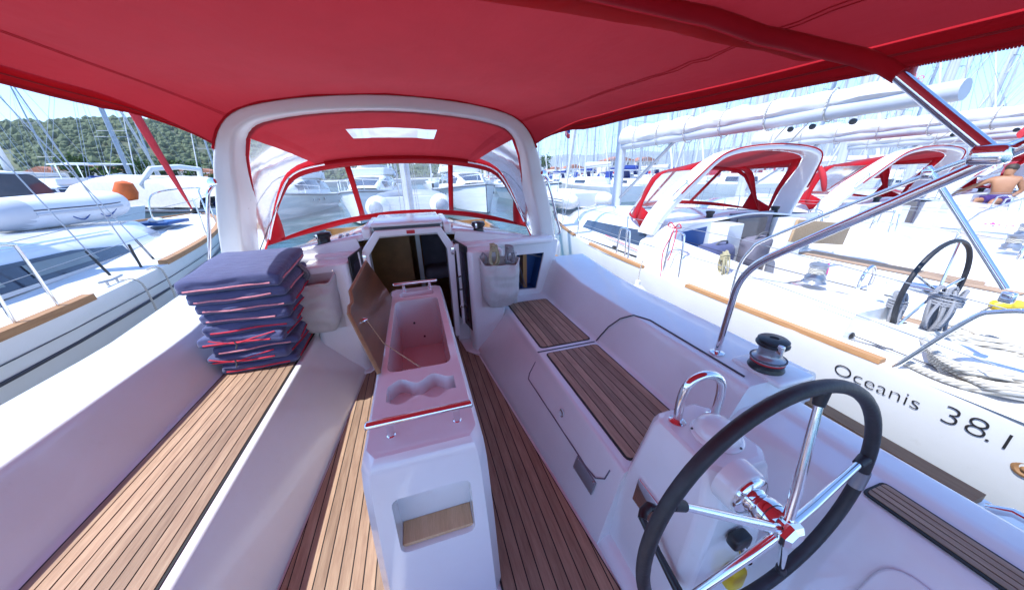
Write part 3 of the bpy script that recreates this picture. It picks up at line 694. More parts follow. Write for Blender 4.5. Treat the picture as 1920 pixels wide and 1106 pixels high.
# engine lever: recessed plate and black lever on the inboard face
MB().rbox((.806,.66,.42), (.012,.13,.11), .005, 1, rot=Matrix.Rotation(.15, 3, 'Y')).build('lever_plate', 'steel', ped)
MB().tube([(.806,.645,.425),(.765,.63,.43),(.75,.615,.42)], .017, 10).build('lever_boss', 'black_plastic', ped)
MB().tube([(.75,.62,.425),(.76,.53,.36),(.775,.44,.30)], [.013,.012,.016], 10).build('lever', 'black_plastic', ped)
MB().rbox((.96,.425,.50), (.07,.04,.05), .012, 1).build('ignition_box', 'black_plastic', ped)
MB().rbox((.99,.42,.30), (.07,.05,.10), .02, 2).build('safety_light', 'yellow', ped)
MB().tube([(1.02,.45,.42),(1.03,.42,.36)], .02, 10).build('light_cap', 'steel', ped)

whl = thing('steering_wheel', 'black leather-rimmed steering wheel with five chrome spokes', 'steering wheel', (.914, .367, .733))
wc = Vector((.914,.367,.733)); WR = .40
rim = lambda a, r=WR, dy=0: wc+Vector((r*math.cos(a), dy+.029*r*math.sin(a), r*math.sin(a)))
MB().tube([rim(2*math.pi*k/72) for k in range(72)], .0172, 14, True).build('rim', 'rubber', whl)
a0 = R_(-8); MB().tube([rim(a0+R_(9)*k/6) for k in range(7)], .0195, 14).build('king_spoke_wrap', 'winch_grey', whl)
for k in range(5):
    a = R_(81-72*k)
    sp = MB().tube([rim(a, .03, -.045), rim(a, .12, -.035), rim(a, WR-.015, 0)], [.0125,.0125,.0085], 12).build('spoke', 'steel', whl)
    MB().tube([rim(a, WR-.05, -.004), rim(a, WR-.012, 0)], [.0125,.016], 12).build('socket', 'rubber', sp)
MB().lathe([(.020,-.07),(.026,-.06),(.028,-.03),(.040,-.02),(.044,.0),(.044,.025),(.036,.035),(.020,.038)], wc, (0,-1,0), 28).build('hub', 'steel', whl)
MB().lathe([(.020,.036),(.020,.046),(.034,.05),(.038,.058),(.036,.07),(.024,.08),(.0,.082)], wc, (0,-1,0), 6).build('hub_nut', 'steel', whl, smooth=20)
MB().lathe([(.029,-.060),(.031,-.056),(.031,-.046),(.029,-.042)], wc, (0,-1,0), 24).build('hub_ring', 'black_plastic', whl)

# ------------------------------------------------------------------ winches
def winch(loc, label, dr, k=1., body='black_plastic', name='winch'):
    t = thing(name, label, 'winch', loc, 'winches on the yacht')
    P = lambda prof: [(r*k, z*k) for r, z in prof]
    MB().lathe(P([(.070,0),(.072,.006),(.068,.016),(.066,.03),(.068,.036)]), loc, seg=32).build('base', 'black_plastic', t)
    MB().lathe(P([(.066,.0355),(.067,.038),(.067,.042),(.066,.0445)]), loc, seg=32).build('stripe', 'red_plastic', t)
    MB().lathe(P([(.067,.044),(.067,.055),(.050,.066),(.046,.078),(.046,.098),(.049,.108),(.058,.116),(.060,.120)]), loc, seg=32).build('drum', dr, t)
    MB().lathe(P([(.060,.120),(.064,.124),(.064,.132),(.058,.136),(.060,.140),(.060,.148),(.052,.154),(.018,.156),(.016,.150),(.001,.150)]), loc, seg=32).build('self_tailer', body, t)
    MB().rbox((loc[0]-.03*k, loc[1]-.052*k, loc[2]+.128*k), (.018*k,.03*k,.045*k), .006*k, 1).build('stripper_arm', 'steel', t)
    MB().tube([(loc[0]+.068*k*math.cos(a), loc[1]+.068*k*math.sin(a), loc[2]+.054*k) for a in [2*math.pi*i/28 for i in range(28)]], .004*k, 6, True).build('line_turn', 'rope_dark', t)
    return t
MB().rbox((1.64,.87,.715), (.22,.24,.03), .014, 2).build('winch_plinth', 'gelcoat', boat)
winch((1.60,.87,.729), 'grey-drummed winch with red stripe on the starboard coaming', 'winch_grey', 1.02)
winch((-.70,3.06,1.03), 'black winch on the cabin top above the cushion stack', 'black_plastic', 1.08)
winch((.665,3.08,1.03), 'black winch on the cabin top above the pale rope bag', 'black_plastic', 1.08)
# rope clutches beside the port winch
cl = thing('rope_clutch', 'row of black rope clutches beside the port cabin-top winch', 'rope clutch', (-.52,3.25,1.06))
for k in range(4):
    c_ = MB().rbox((-.60+.055*k,3.27+.01*k,1.085), (.045,.16,.06), .012, 1).build('clutch_body', 'black_plastic', cl)
    MB().rbox((-.60+.055*k,3.22+.01*k,1.12), (.030,.10,.018), .006, 1, rot=Matrix.Rotation(.25, 3, 'X')).build('clutch_lever', 'winch_grey', c_)
for s in (-1, 1):
    for k in range(4):
        y0 = 3.3; x0 = s*(.60-.055*k)
        p = [(x0, y0, 1.075), (x0*.95, 3.9, 1.075), (x0*.8, 4.8, 1.05), (s*.25, 6.3, .93)]
        ro = MB().tube(cr(p, 5), .005, 6).build('control_line', ['rope_white','rope_grey','red_cord','rope_grey'][k], boat)

# ------------------------------------------------------------------ rope bags and loose rope
def bag(s, label):
    t = thing('rope_bag', label, 'bag', (s*.74, 2.60, .48), 'rope bags on the cockpit bulkhead')
    cx, yb = s*.745, 2.635
    def fn(u, v):                       # u round the front (0..1), v up (0..1)
        a = math.pi*u; lo = min(1, (v+.02)/.30)**.45; wv = .175*(1-.10*(1-v))*(.45+.55*lo); dp = (.105+.05*math.sin(v*2.4))*(.25+.75*lo)
        ex = .55
        x = -math.copysign(abs(math.cos(a))**ex, math.cos(a))*wv; y = -(abs(math.sin(a))**ex)*dp
        w = .010*noise.noise(Vector((x*22+s, v*3, 2)))+.022*noise.noise(Vector((x*8+3, v*7, s*4)))+.012*math.sin(x*40+v*3)*max(0, v-.55)
        z = .475+.455*v-.045*math.sin(a)**2*v**3+.012*math.sin(a*5+s)*v**4
        return Vector((cx+x, yb+y-w-.01*(v > .93)*math.sin(a*6)*.5, z))
    MB().grid(fn, [i/28 for i in range(29)], [0,.01,.025,.05,.08,.12,.16]+[.2+.04*i for i in range(20)]+[1.0]).build('pouch', 'bag_cloth', t, smooth=70, solid=.003)
    MB().grid(lambda u, v: Vector((cx-.17+.34*u, yb-.002, .475+.47*v)), [0,.5,1], [0,.5,1]).build('back_cloth', 'bag_cloth', t, smooth=0, solid=.002)
    MB().tube([fn(i/28, 1.0) for i in range(29)], .006, 6).build('rim_hem', 'bag_cloth', t)
    for q in (-1, 1): MB().lathe([(.008,0),(.006,.006)], (cx+q*.165, yb-.004, .96), (0,-1,0), 8).build('stud', 'steel', t)
    return t
bag(1, 'pale canvas bag of coiled ropes beside the folded dark door')
bag(-1, 'pale canvas bag in sunlight behind the cushion stack')
def hank(name, label, c, w, h, mat, r, n, ax=(1,0,0), wrap=True, grp=None):
    t = thing(name, label, 'rope', c, grp); c = Vector(c); a = Vector(ax).normalized(); b = Vector((0,0,1)); d = a.cross(b)
    rg = random.Random(label)
    for k in range(n):
        ph = rg.uniform(-.5,.5); wk = w*rg.uniform(.55,1.15); hk = h*rg.uniform(.75,1.15); ox = rg.uniform(-.4,.4)*w; od = (k-(n-1)/2)*r*1.2+rg.uniform(-1,1)*r; pts = []
        for i in range(26):
            an = 2*math.pi*i/26; sq = .35+.65*(.5-.5*math.sin(an))**.7
            pts.append(c+a*(ox*(.5-.5*math.sin(an))+wk*math.cos(an)*sq)+b*(hk*math.sin(an)-(hk-h)*.6)+d*(od+r*1.5*math.sin(2*an+ph*5)))
        MB().tube(pts, r, 7, True).build('loop', mat, t)
    if wrap:
        for k in range(4): MB().tube([c+a*(w*.62*math.cos(an))+d*(r*(n*.62+1.8)*math.sin(an))+b*(h*.42+k*r*1.8+.35*r*k*math.cos(an+k)) for an in [2*math.pi*i/18 for i in range(18)]], r, 7, True).build('wrap', mat, t)
    return t
hank('rope_hank', 'yellow-cream rope hank standing in the pale canvas bag', (.69,2.56,.985), .045, .085, 'rope_cream', .008, 5)
hank('rope_hank', 'grey rope hank standing in the pale canvas bag', (.83,2.57,.965), .05, .075, 'rope_grey', .008, 5)
hank('rope_hank', 'small grey rope coil at the left of the bag', (.60,2.585,.95), .035, .05, 'rope_grey', .006, 3, wrap=False)
hank('rope_hank', 'grey rope loops hanging over the sunlit bag', (-.78,2.585,.98), .07, .07, 'rope_grey', .006, 4, wrap=False)

# ------------------------------------------------------------------ stack of navy cushions
CUS = [ # cx, cy, w, d, h, rot, tilt, piping, label
 (-1.055,2.47,.44,.50,.065,.05,.00,'red_cord','lowest navy cushion of the stack, on the teak seat'),
 (-1.065,2.46,.47,.50,.070,-.10,.01,'red_cord','second navy cushion from the bottom, tied with red cord'),
 (-1.045,2.47,.48,.48,.060,.07,.01,'pink_piping','third navy cushion from the bottom of the stack'),
 (-1.065,2.46,.49,.52,.070,-.08,.02,'red_cord','fourth navy cushion from the bottom, red bow in front'),
 (-1.045,2.47,.50,.50,.075,.09,.02,'red_cord','fifth navy cushion from the bottom, in the middle of the stack'),
 (-1.025,2.47,.50,.50,.070,-.02,.03,'pink_piping','fourth navy cushion from the top of the stack'),
 (-1.015,2.46,.52,.50,.070,.05,.05,'pink_piping','third navy cushion from the top of the stack'),
 (-1.025,2.46,.52,.51,.072,.01,.08,'pink_piping','second navy cushion from the top of the stack'),
 (-1.035,2.46,.53,.53,.085,-.03,.13,'pink_piping','thick top navy cushion of the stack with broad faded top')]
z = .428
for i, (cx, cy, w, d, h, ro, ti, pm, lab) in enumerate(CUS):
    hc = h+.004; Rm = Matrix.Rotation(ro, 3, 'Z') @ Matrix.Rotation(ti, 3, 'X'); c = Vector((cx, cy, z+hc/2+.02*ti/.1))
    t = thing('cushion', lab, 'cushion', (cx, cy, z), 'navy cushions stacked on the port seat')
    def fn(p, w=w, d=d, h=h, i=i):
        u, v = p.x/(w/2), p.y/(d/2); puff = .16*h*(1-min(1,abs(u))**4)*(1-min(1,abs(v))**4)
        q = Vector(p); q.z += (puff if p.z > 0 else -puff*.2)*(1.2 if i == 8 else .5)
        nn = noise.noise(Vector((p.x*5+i*3.1, p.y*5, p.z*20))); n2 = noise.noise(Vector((p.x*13+i, p.y*13, i)))
        q.z += .006*nn+.003*n2; q.x += .007*noise.noise(Vector((p.y*7, p.z*26+i*4, 1.3))); q.y += .017*noise.noise(Vector((p.x*7+9, p.z*26+i*4, 5)))
        q.y -= .010*math.cos(u*2.2+i)
        return q
    MB().rbox(c, (w, d, h), min(.026, h*.40), 12, fn, Rm).build('cover', 'navy_cloth', t, smooth=60)
    # piping along the front and the inboard side, following the cover
    y = -d/2; zz = -h*.12
    def pipe(a, b, off, n=16): return [c+Rm @ (fn(Vector(a).lerp(Vector(b), k/n))+Vector(off)) for k in range(n+1)]
    MB().tube(pipe((-w*.42, y, zz), (w*(.34 if i % 2 else .40), y, zz), (0,-.003,0)), .0050, 7).build('piping', pm, t)
    MB().tube(pipe((w/2, -d*.38, zz), (w/2, d*.40, zz), (.003,0,0)), .0050, 7).build('piping', 'red_cord' if i < 7 else pm, t)
    if i in (1, 3):
        k0 = c+Rm @ Vector((-.02 if i == 3 else -.06, y-.012, -h*.1))
        MB().tube(cr([k0+Vector((-.14,.002,.035)), k0+Vector((-.06,-.004,.012)), k0, k0+Vector((.09,-.002,.02)), k0+Vector((.22,.004,.045))], 5), .004, 7).build('tie_cord', pm, t)
        MB().tube(cr([k0+Vector((-.008,-.003,.012)), k0+Vector((0,-.006,-.01)), k0+Vector((-.012,-.003,-.04))], 4), .0045, 7).build('tie_knot', 'rope_dark', t)
    z += hc*.985

# ------------------------------------------------------------------ mast, boom, rib and other shared builders
def mast_part(root, x, y, z0, z1, r=.075, nm='mast', mat='alloy_paint'):
    rings = [[(x+r*.72*math.cos(a)*k, y+r*1.15*math.sin(a)*k, z) for a in [2*math.pi*i/12 for i in range(12)]] for z, k in ((z0,1),(z0+(z1-z0)*.6,1),(z1,.72))]
    return MB().loft(rings).build(nm, mat, root)
def wires(m, pairs, r): 
    for a, b in pairs: m.tube([a, b], r, 5)
    return m
def boom(root, x, y0, y1, z, r=.075, cover='sail_white', rise=0.0, K=1.):
    """boom from the mast (y0) aft to y1 with the flaked sail in its cover on top"""
    b = MB().tube([(x,y0,z),(x,y1,z+rise)], r, 14).build('boom', 'alloy_paint', root)
    rings = []; n = 26
    for k in range(n+1):
        t = k/n; y = y0+(y1-y0)*(.0+.93*t); h = .17*K*(1-.55*t)*(1+.10*math.sin(k*2.1)); w = .13*K*(1-.35*t)*(1+.10*math.sin(k*1.3+1)); zc = z+rise*t+r*.55+h*.75
        rings.append([(x+w*math.cos(a)*(1-.25*math.sin(a))+.008*math.sin(5*a+k), y, zc+h*math.sin(a)+.010*math.sin(3*a+k*1.7)) for a in [2*math.pi*i/14 for i in range(14)]])
    c = MB().loft(rings).build('sail_cover', cover, b)
    for t in (.10,.24,.38,.52,.66,.80):
        y = y0+(y1-y0)*t; h = .17*K*(1-.55*t); zc = z+rise*t+.5*h; MB().tube([(x+(.15*K*(1-.35*t))*math.cos(a), y+.01*math.sin(2*a), zc+(r+h*.85)*math.sin(a)+.02) for a in [2*math.pi*i/18 for i in range(18)]], .008, 5, True).build('sail_tie', 'rope_white', b)
    return b
def make_rib(name, label, loc, mat, L=2.6, Bm=1.5, r=.23):
    t = thing(name, label, 'dinghy', loc, 'inflatable dinghies stowed on deck'); x0, y0, z0 = loc; zc = z0+r
    hb = Bm/2-r
    P = [(-hb,0),(-hb,L*.25),(-hb,L*.5),(-hb*.93,L*.68),(-hb*.62,L*.86),(0,L*.95),(hb*.62,L*.86),(hb*.93,L*.68),(hb,L*.5),(hb,L*.25),(hb,0)]
    c = cr([Vector((x0+x, y0+y, zc+.16*max(0,(y/L-.5))**1.5)) for x, y in P], 4)
    pts = [c[0]+Vector((0,-.42,.02)), c[0]+Vector((0,-.38,.02)), c[0]+Vector((0,-.2,.01))]+c+[c[-1]+Vector((0,-.2,.01)), c[-1]+Vector((0,-.38,.02)), c[-1]+Vector((0,-.42,.02))]
    rr = [.04,r*.55,r*.88]+[r]*len(c)+[r*.88,r*.55,.04]
    tb = MB().tube(pts, rr, 20).build('tube', mat, t, smooth=60)
    for s in (-1, 1):
        MB().lathe([(r*.60,-.37),(r*.72,-.31),(r*.90,-.2),(r*1.006,-.02),(r*1.008,.02)], (x0+s*hb, y0, zc+.008), (0,1,0), 20).build('tube_cone', 'grey_hypalon' if mat != 'rib_grey' else 'white_hypalon', tb)
        for dz, rad in ((0,.018),(.05,.008)): MB().tube([q+Vector((s*(r*math.sqrt(max(.02,1-(dz/r)**2))+.002) if abs(q.x-x0) > hb*.9 else 0, 0 if abs(q.x-x0) > hb*.9 else r, dz)) for q in c if (q.x-x0)*s > hb*.9], rad, 6).build('rub_strake', 'stripe_dark' if dz else 'grey_hypalon', tb)
        MB().tube(cr([Vector((x0+s*(hb+r*.9), y0+L*k, zc-.03-.10*(i%2))) for i, k in enumerate((.2,.3,.4,.5,.6))], 5), .008, 6).build('grab_line', 'blue_rope', tb)
    MB().loft([[(x0+x*k, y, z) for x, z in ((-hb,zc),(-hb*.55,z0+.06),(0,z0+.01),(hb*.55,z0+.06),(hb,zc))] for y, k in ((y0+.02,1),(y0+L*.5,1),(y0+L*.75,.85),(y0+L*.92,.12))], False, False).build('floor', 'gelcoat_far', t, solid=.02)
    MB().box(x0-hb, x0+hb, y0+.04, y0+.075, z0+.05, zc+.20).build('transom', 'gelcoat_far', t, bevel=.008)
    MB().rbox((x0, y0+L*.45, zc+.13), (hb*2.1,.22,.03), .01, 1).build('thwart', 'gelcoat_far', t)
    return t
def fender(loc, label, mat='fender_white', r=.12, h=.55, top=.35):
    t = thing('fender', label, 'fender', loc); x, y, z = loc
    MB().lathe([(.02,0),(r*.55,.03),(r*.9,.09),(r,.16),(r,h-.14),(r*.85,h-.07),(r*.45,h-.02),(.03,h),(.028,h+.05),(.012,h+.06)], loc, seg=20).build('body', mat, t)
    MB().tube([(x,y,z+h+.05),(x+.01,y+.01,z+h+top*.5),(x+.03,y,z+h+top)], .006, 6).build('lanyard', 'rope_white', t)
    return t
def stanchion_gate(root, x, y, z, ins=1, h=.62, w=.30, nm='lifeline_gate'):
    pts = [(x,y-w/2,z),(x+.01*ins,y-w/2+.03,z+h-.08),(x+.012*ins,y-w/2+.06,z+h-.02),(x+.012*ins,y,z+h+.0),(x+.012*ins,y+w/2-.06,z+h-.02),(x+.01*ins,y+w/2-.03,z+h-.08),(x,y+w/2,z)]
    return MB().tube(cr(pts, 5), .0125, 10).build(nm, 'steel', root)
mast_o = mast_part(boat, 0, 6.35, .80, 15.5, .12)
m = MB()
for k in range(9):
    a = 2*math.pi*k/9; m.tube([(.17*math.cos(a), 6.35-.16*abs(math.sin(a))-.03, .95), (.13*math.cos(a), 6.20, 3), (.09*math.cos(a), 6.24, 15)], .0055, 5)
kind(m.build('halyard', 'rope_white', boat), 'stuff')
MB().rbox((0,6.2,.92), (.5,.3,.10), .03, 2).build('mast_collar', 'gelcoat', boat)
for s in (-1,1): MB().lathe([(.05,0),(.055,.03),(.04,.07),(.045,.10),(.02,.11)], (s*.16,6.0,.90), seg=14).build('halyard_winch', 'black_plastic', boat)
make_rib('inflatable_dinghy', 'pale grey dinghy on our foredeck, seen through the windscreen', (0,7.25,.80), 'rib_grey', 2.0, 1.76, .235)

# ------------------------------------------------------------------ neighbouring yacht on the right, same family of boat
def neighbour(cx, dy, label, full=True):
    t = thing('moored_yacht', label, 'sailboat', (cx, dy, WZ), 'charter yachts moored alongside to the right')
    X = lambda x: cx+x
    ys = [-.55,0,.6,1.5,3,4.5,6,7.5,8.8,9.6,10.1]; hb = [1.97,2.0,2.03,2.06,2.07,2.02,1.85,1.46,.96,.46,.05]; sh = [.375,.38,.385,.39,.40,.42,.46,.51,.56,.59,.61]
    hull = hull_mb(hull_rings([y+dy for y in ys], hb, sh, cx, -1.1)).build('hull', 'gelcoat', t)
    for s in (-1, 1):
        st = MB(); 
        for zz, rr in ((.155,.007),):
            st.tube([(X(s*(b*(1-.03*(.06+zz)/.45)+.003)), y+dy, z-zz) for y, b, z in zip(ys, hb, sh)], rr, 5)
        st.build('hull_stripe', 'stripe_dark', hull)
        c = cr([Vector((X(s*(b-.035)), y+dy, z-.004)) for y, b, z in zip(ys, hb, sh)][1:-1], 4)
        for (a, b) in ((.98,2.9),(3.05,4.9),(5.3,7.5)):
            seg = [p for p in c if a <= p.y-dy <= b]
            if len(seg) > 1: MB().loft([[p+Vector((dx,0,dz)) for dx, dz in ((-.035,0),(.035,0),(.03,.035),(-.03,.035))] for p in seg]).build('toe_rail', 'toe_teak', t)
    zo = -.09; k = 1.045
    for s in (-1, 1):
        side_moulding(t, s, cx, dy+1.25, dy+3.6, zo, k); 
        side_moulding(t, s, cx, dy-.5, dy+1.252, zo, k, seat=False, name='helm_seat')
    MB().box(X(-.85),X(.85),dy-.5,dy+3.9,-.15,-.095).build('cockpit_sole', 'toe_teak', t)
    if full:
        planks(t, 'teak_floor', [(X(-.70),dy-.45),(X(.70),dy-.45),(X(.70),dy+3.2),(X(-.70),dy+3.2)], -.092, .07)
        for s in (-1, 1): planks(t, 'teak_seat', [(X(s*.89),dy+1.35),(X(s*1.31),dy+1.35),(X(s*1.31),dy+3.4),(X(s*.89),dy+3.4)], .33, .07)
    # coachroof with dark windows
    def cp(y):
        q = max(0, min(1, (y-3.55)/4.2)); hw = 1.30-.45*q**1.6; zt = 1.0-.22*q**1.5; zs = .88-.22*q**1.2
        pr_ = fil([Vector((-hw-.22,0,.38)), Vector((-hw-.04,0,zs-.10)), Vector((-hw+.10,0,zs)), Vector((0,0,zt)), Vector((hw-.10,0,zs)), Vector((hw+.04,0,zs-.10)), Vector((hw+.22,0,.38))], [0,.07,.07,.3,.07,.07,0], 4)
        return [(X(p.x), y+dy, p.z) for p in pr_]
    MB().loft([cp(3.55+4.2*i/12) for i in range(13)], False, False).build('coachroof', 'gelcoat', t, smooth=50, solid=.03)
    MB().grid(lambda y, u: (X(u*max(.02, 2.05 if y < 4 else 2.05-2.0*((y-4)/6.2)**1.8)), y+dy, .395+.012*max(0,y-3)+.0007*max(0,y-4)**2), [3.5+6.4*i/16 for i in range(17)], [-1+.2*i for i in range(11)]).build('deck', 'nonskid', t)
    for s in (-1, 1):
        w = MB()
        def wp(y, v, off):
            q = max(0, min(1, (y-3.55)/4.2)); hw = 1.30-.45*q**1.6; zs = .88-.22*q**1.2
            a = Vector((-hw-.22,0,.38)); b = Vector((-hw-.04,0,zs-.10)); p = a.lerp(b, v); return Vector((X(-s*(p.x-off)*-1*-1) if False else X(s*(-p.x+off)), y+dy, p.z))
        w.grid(lambda y, v: wp(y, v, .024), [4.15+2.3*i/10 for i in range(11)], [.30,.90]); wn = w.build('cabin_window', 'dark_glass', t)
    for s in (-1, 1):
        q = [(.47,3.30),(.78,3.28),(.78,3.6),(.47,3.6)]
        MB().prism([(X(s*x), y+dy, -.1) for x, y in q], (0,0,1.0)).build('bulkhead_column', 'gelcoat', t, bevel=.015)
        MB().box(min(X(s*.78),X(s*1.42)), max(X(s*.78),X(s*1.42)), dy+3.55, dy+3.58, .33, .92).build('bulkhead_panel', 'gelcoat', t)
        MB().prism([(X(s*.86),dy+3.545,.85),(X(s*1.30),dy+3.545,.80),(X(s*1.22),dy+3.545,.42),(X(s*.88),dy+3.545,.42)], (0,.008,0)).build('pocket', 'blue_panel', t, smooth=0)
        MB().lathe([(.07,0),(.07,.03),(.045,.05),(.045,.09),(.06,.11),(.06,.14),(.02,.145)], (X(s*.66),dy+3.72,.90), seg=18).build('cabin_winch', 'black_plastic', t)
    MB().box(X(-.42),X(.42),dy+3.56,dy+3.6,.0,1.0).build('companionway_door', 'cabin_grey', t)
    MB().box(X(-.30),X(.30),dy+3.545,dy+3.562,.1,.92).build('door_pane', 'smoke_acrylic', t)
    # arch
    A = [(-1.44,3.98,.70),(-1.38,3.88,.98),(-1.25,3.72,1.30),(-1.10,3.57,1.57),(-.98,3.48,1.74),(-.82,3.44,1.83),(-.5,3.425,1.885),(0,3.42,1.91)]
    A = A+[(-x, y, z) for x, y, z in A[-2::-1]]; ac = cr([(X(x), y+dy, z) for x, y, z in A], 3); n = len(ac); rings = []; inner = []
    for i, p in enumerate(ac):
        tt = (ac[min(i+1,n-1)]-ac[max(i-1,0)]).normalized(); o_ = Vector((tt.z, 0, -tt.x)).normalized()
        if o_.dot(Vector((p.x-cx, 0, p.z-.9))) < 0: o_ = -o_
        top = max(0, min(1, (p.z-1.3)/.5)); th = .10-.04*top; dp = .34-.12*top
        b, c_, d = p-o_*th, p-o_*th+Vector((0,dp,0)), p+Vector((0,dp,0)); rings.append(fil([p, b, c_, d], .03, 3, True)); inner.append(c_)
    ar = MB().loft(rings).build('arch', 'gelcoat', t, smooth=50)
    for s in (-1, 1): MB().tube(cr([(X(s*1.30),dy+3.80,1.25),(X(s*1.33),dy+3.78,1.28),(X(s*1.28),dy+3.72,1.38),(X(s*1.22),dy+3.68,1.46),(X(s*1.20),dy+3.72,1.48)], 4), .010, 8).build('grab_rail', 'steel', ar)
    MB().tube([p+Vector((0,-.004,.006)) for p in ac[6:-6]], .010, 6).build('arch_piping', 'red_canvas_double', ar)
    # sprayhood of this yacht
    B = [(-1.36,4.50,.90),(-1.22,4.58,1.2),(-1.06,4.62,1.48),(-.92,4.63,1.58),(-.6,4.65,1.64),(0,4.66,1.67)]; B = B+[(-x, y, z) for x, y, z in B[-2::-1]]
    Sx = [(-1.40,4.40,.86),(-1.2,4.9,.90),(-.8,5.25,.94),(-.4,5.38,.97),(0,5.42,.98)]; Sx = Sx+[(-x, y, z) for x, y, z in Sx[-2::-1]]
    gA, gB, gS = poly_at(inner[::3]), poly_at([(X(x), y+dy, z) for x, y, z in B]), poly_at([(X(x), y+dy, z) for x, y, z in Sx])
    rf = lambda u, v: gA(u).lerp(gB(u), v); fr = lambda u, v: gB(u).lerp(gS(u), v)
    h = patch(rf, .30, .70, 0, 1, 14, 4).build('sprayhood_roof', 'red_canvas', t, smooth=60)
    for a, b in ((0,.30),(1,.70)):
        L = lambda x: a+(b-a)*x
        patch(rf, L(.22), L(.86), .13, .80, 6, 4).build('side_window', 'clear_vinyl', h, smooth=60)
        mm = MB(); T_ = [L(i/8) for i in range(9)]
        mm.grid(rf, T_, [.80,1.0]); mm.grid(rf, T_, [0,.13]); mm.grid(rf, [L(0),L(.22)], [.13,.8]); mm.grid(rf, [L(.86),L(1)], [.13,.8]); mm.build('side_border', 'red_canvas_double', h, smooth=60, solid=.006)
    patch(fr, .10, .90, .08, .90, 14, 4).build('front_window', 'clear_vinyl', h, smooth=60)
    mm = MB(); T_ = [i/20 for i in range(21)]; mm.grid(fr, T_, [0,.08]); mm.grid(fr, T_, [.90,1]); mm.grid(fr, [0,.10], [.08,.9]); mm.grid(fr, [.9,1.], [.08,.9]); mm.grid(fr, [.345,.365], [.08,.9]); mm.grid(fr, [.635,.655], [.08,.9]); mm.build('front_border', 'red_canvas_double', h, smooth=60, solid=.006)
    # rig
    mast_part(t, cx, dy+7.05, .80, 15.0, .13)
    bo = boom(t, cx, dy+6.95, dy+1.95, 2.17, .09, 'sail_white', .06, 1.1)
    MB().tube([(cx,dy+5.3,2.18),(cx,dy+6.95,1.0)], .032, 10).build('vang', 'winch_grey', t)
    MB().rbox((cx,dy+6.9,2.22), (.12,.18,.20), .03, 1).build('gooseneck', 'black_plastic', t)
    for q in (3.1, 3.35): MB().tube([(cx,dy+q,2.20),(cx+.05,dy+q+.25,1.93)], .008, 6).build('mainsheet', 'rope_white', bo)
    for q in (3.1,3.35,2.7): MB().lathe([(.012,-.018),(.032,-.015),(.034,0),(.032,.015),(.012,.018)], (cx,dy+q,2.08), (1,0,0), 14).build('block', 'black_plastic', bo)
    m = MB()
    for s in (-1, 1): wires(m, [((X(s*1.95),dy+6.6,.47),(X(s*.9),dy+7.0,6.0)),((X(s*.9),dy+7.0,6.0),(X(s*.6),dy+7.02,10.5)),((X(s*.6),dy+7.02,10.5),(cx,dy+7.05,14.8)),((X(s*1.75),dy+6.5,.47),(cx,dy+7.05,6.1)),((X(s*.9),dy+7.0,6.0),(cx,dy+7.05,6.0)),((X(s*.6),dy+7.02,10.5),(cx,dy+7.05,10.5)),((X(s*1.6),dy-.3,.45),(cx,dy+6.95,14.6))], .006)
    kind(m.build('rigging', 'alloy', t), 'stuff')
    MB().tube([(cx,dy+10.0,.75),(cx,dy+9.4,3.0),(cx,dy+7.1,14.6)], [.02,.055,.03], 10).build('furled_genoa', 'sail_white', t)
    # pulpit, pushpit, stanchions and lifelines
    pts = [(X(-2.0),dy+.94,.385),(X(-1.99),dy+.78,.78),(X(-1.985),dy+.70,.88),(X(-1.98),dy+.50,.935),(X(-1.9),dy-.1,.95),(X(-1.5),dy-.5,.95)]
    for s in (-1, 1): MB().tube(cr([(X((p[0]-cx)*-s), p[1], p[2]) for p in pts], 5), .0135, 10).build('pushpit', 'steel', t)
    for s in (-1, 1):
        m2 = MB()
        for y in (3.9, 5.6, 7.2):
            b = 2.0 if y < 4 else 2.05-2.0*((y-4)/6.2)**1.8; MB().tube([(X(s*(b-.06)),dy+y,.42),(X(s*(b-.05)),dy+y,1.02)], .011, 8).build('stanchion', 'steel', t)
        for hh in (.70, 1.0):
            m2 = MB(); P = [(X(s*1.985),dy+.62,hh-.1)]+[(X(s*((2.0 if y < 4 else 2.05-2.0*((y-4)/6.2)**1.8)-.055)), dy+y, hh) for y in (2.3,3.9,5.6,7.2,9.0)]
            m2.tube(P, .0035, 5); m2.build('lifeline', 'alloy', t)
        stanchion_gate(t, X(s*1.96), dy+2.95, .40, -s, .55, .26); stanchion_gate(t, X(s*1.99), dy+3.9, .40, -s, .45, .30)
    # helm wheels and pedestals
    for s in (-1, 1):
        hx, hy, hz, wr = X(s*1.27), dy+1.18, .74, .37
        MB().loft([[Vector((hx+x*kk, hy+.30+y*kk, z)) for x, y in ((-.15,-.15),(.15,-.15),(.15,.15),(-.15,.15))] for z, kk in ((-.1,1.15),(.45,1),(.62,.9),(.64,.8))]).build('helm_pedestal', 'gelcoat', t, bevel=.02)
        MB().tube(cr([(hx-.07,hy+.36,.63),(hx-.07,hy+.36,.76),(hx,hy+.36,.83),(hx+.07,hy+.36,.76),(hx+.07,hy+.36,.63)], 5), .013, 10).build('grab_loop', 'steel', t)
        MB().lathe([(.09,0),(.088,.03),(.05,.06),(.001,.065)], (hx,hy+.25,.64), seg=18).build('compass', 'gelcoat', t)
        wn = MB().tube([(hx+wr*math.cos(a), hy, hz+wr*math.sin(a)) for a in [2*math.pi*i/48 for i in range(48)]], .015, 10, True).build('wheel', 'rubber', t)
        for k in range(5):
            a = R_(72*k+81); MB().tube([(hx,hy-.03,hz),(hx+wr*math.cos(a),hy,hz+wr*math.sin(a))], .009, 8).build('spoke', 'steel', wn)
        MB().lathe([(.03,-.05),(.045,0),(.03,.16)], (hx,hy-.02,hz), (0,1,0), 14).build('hub', 'steel', wn)
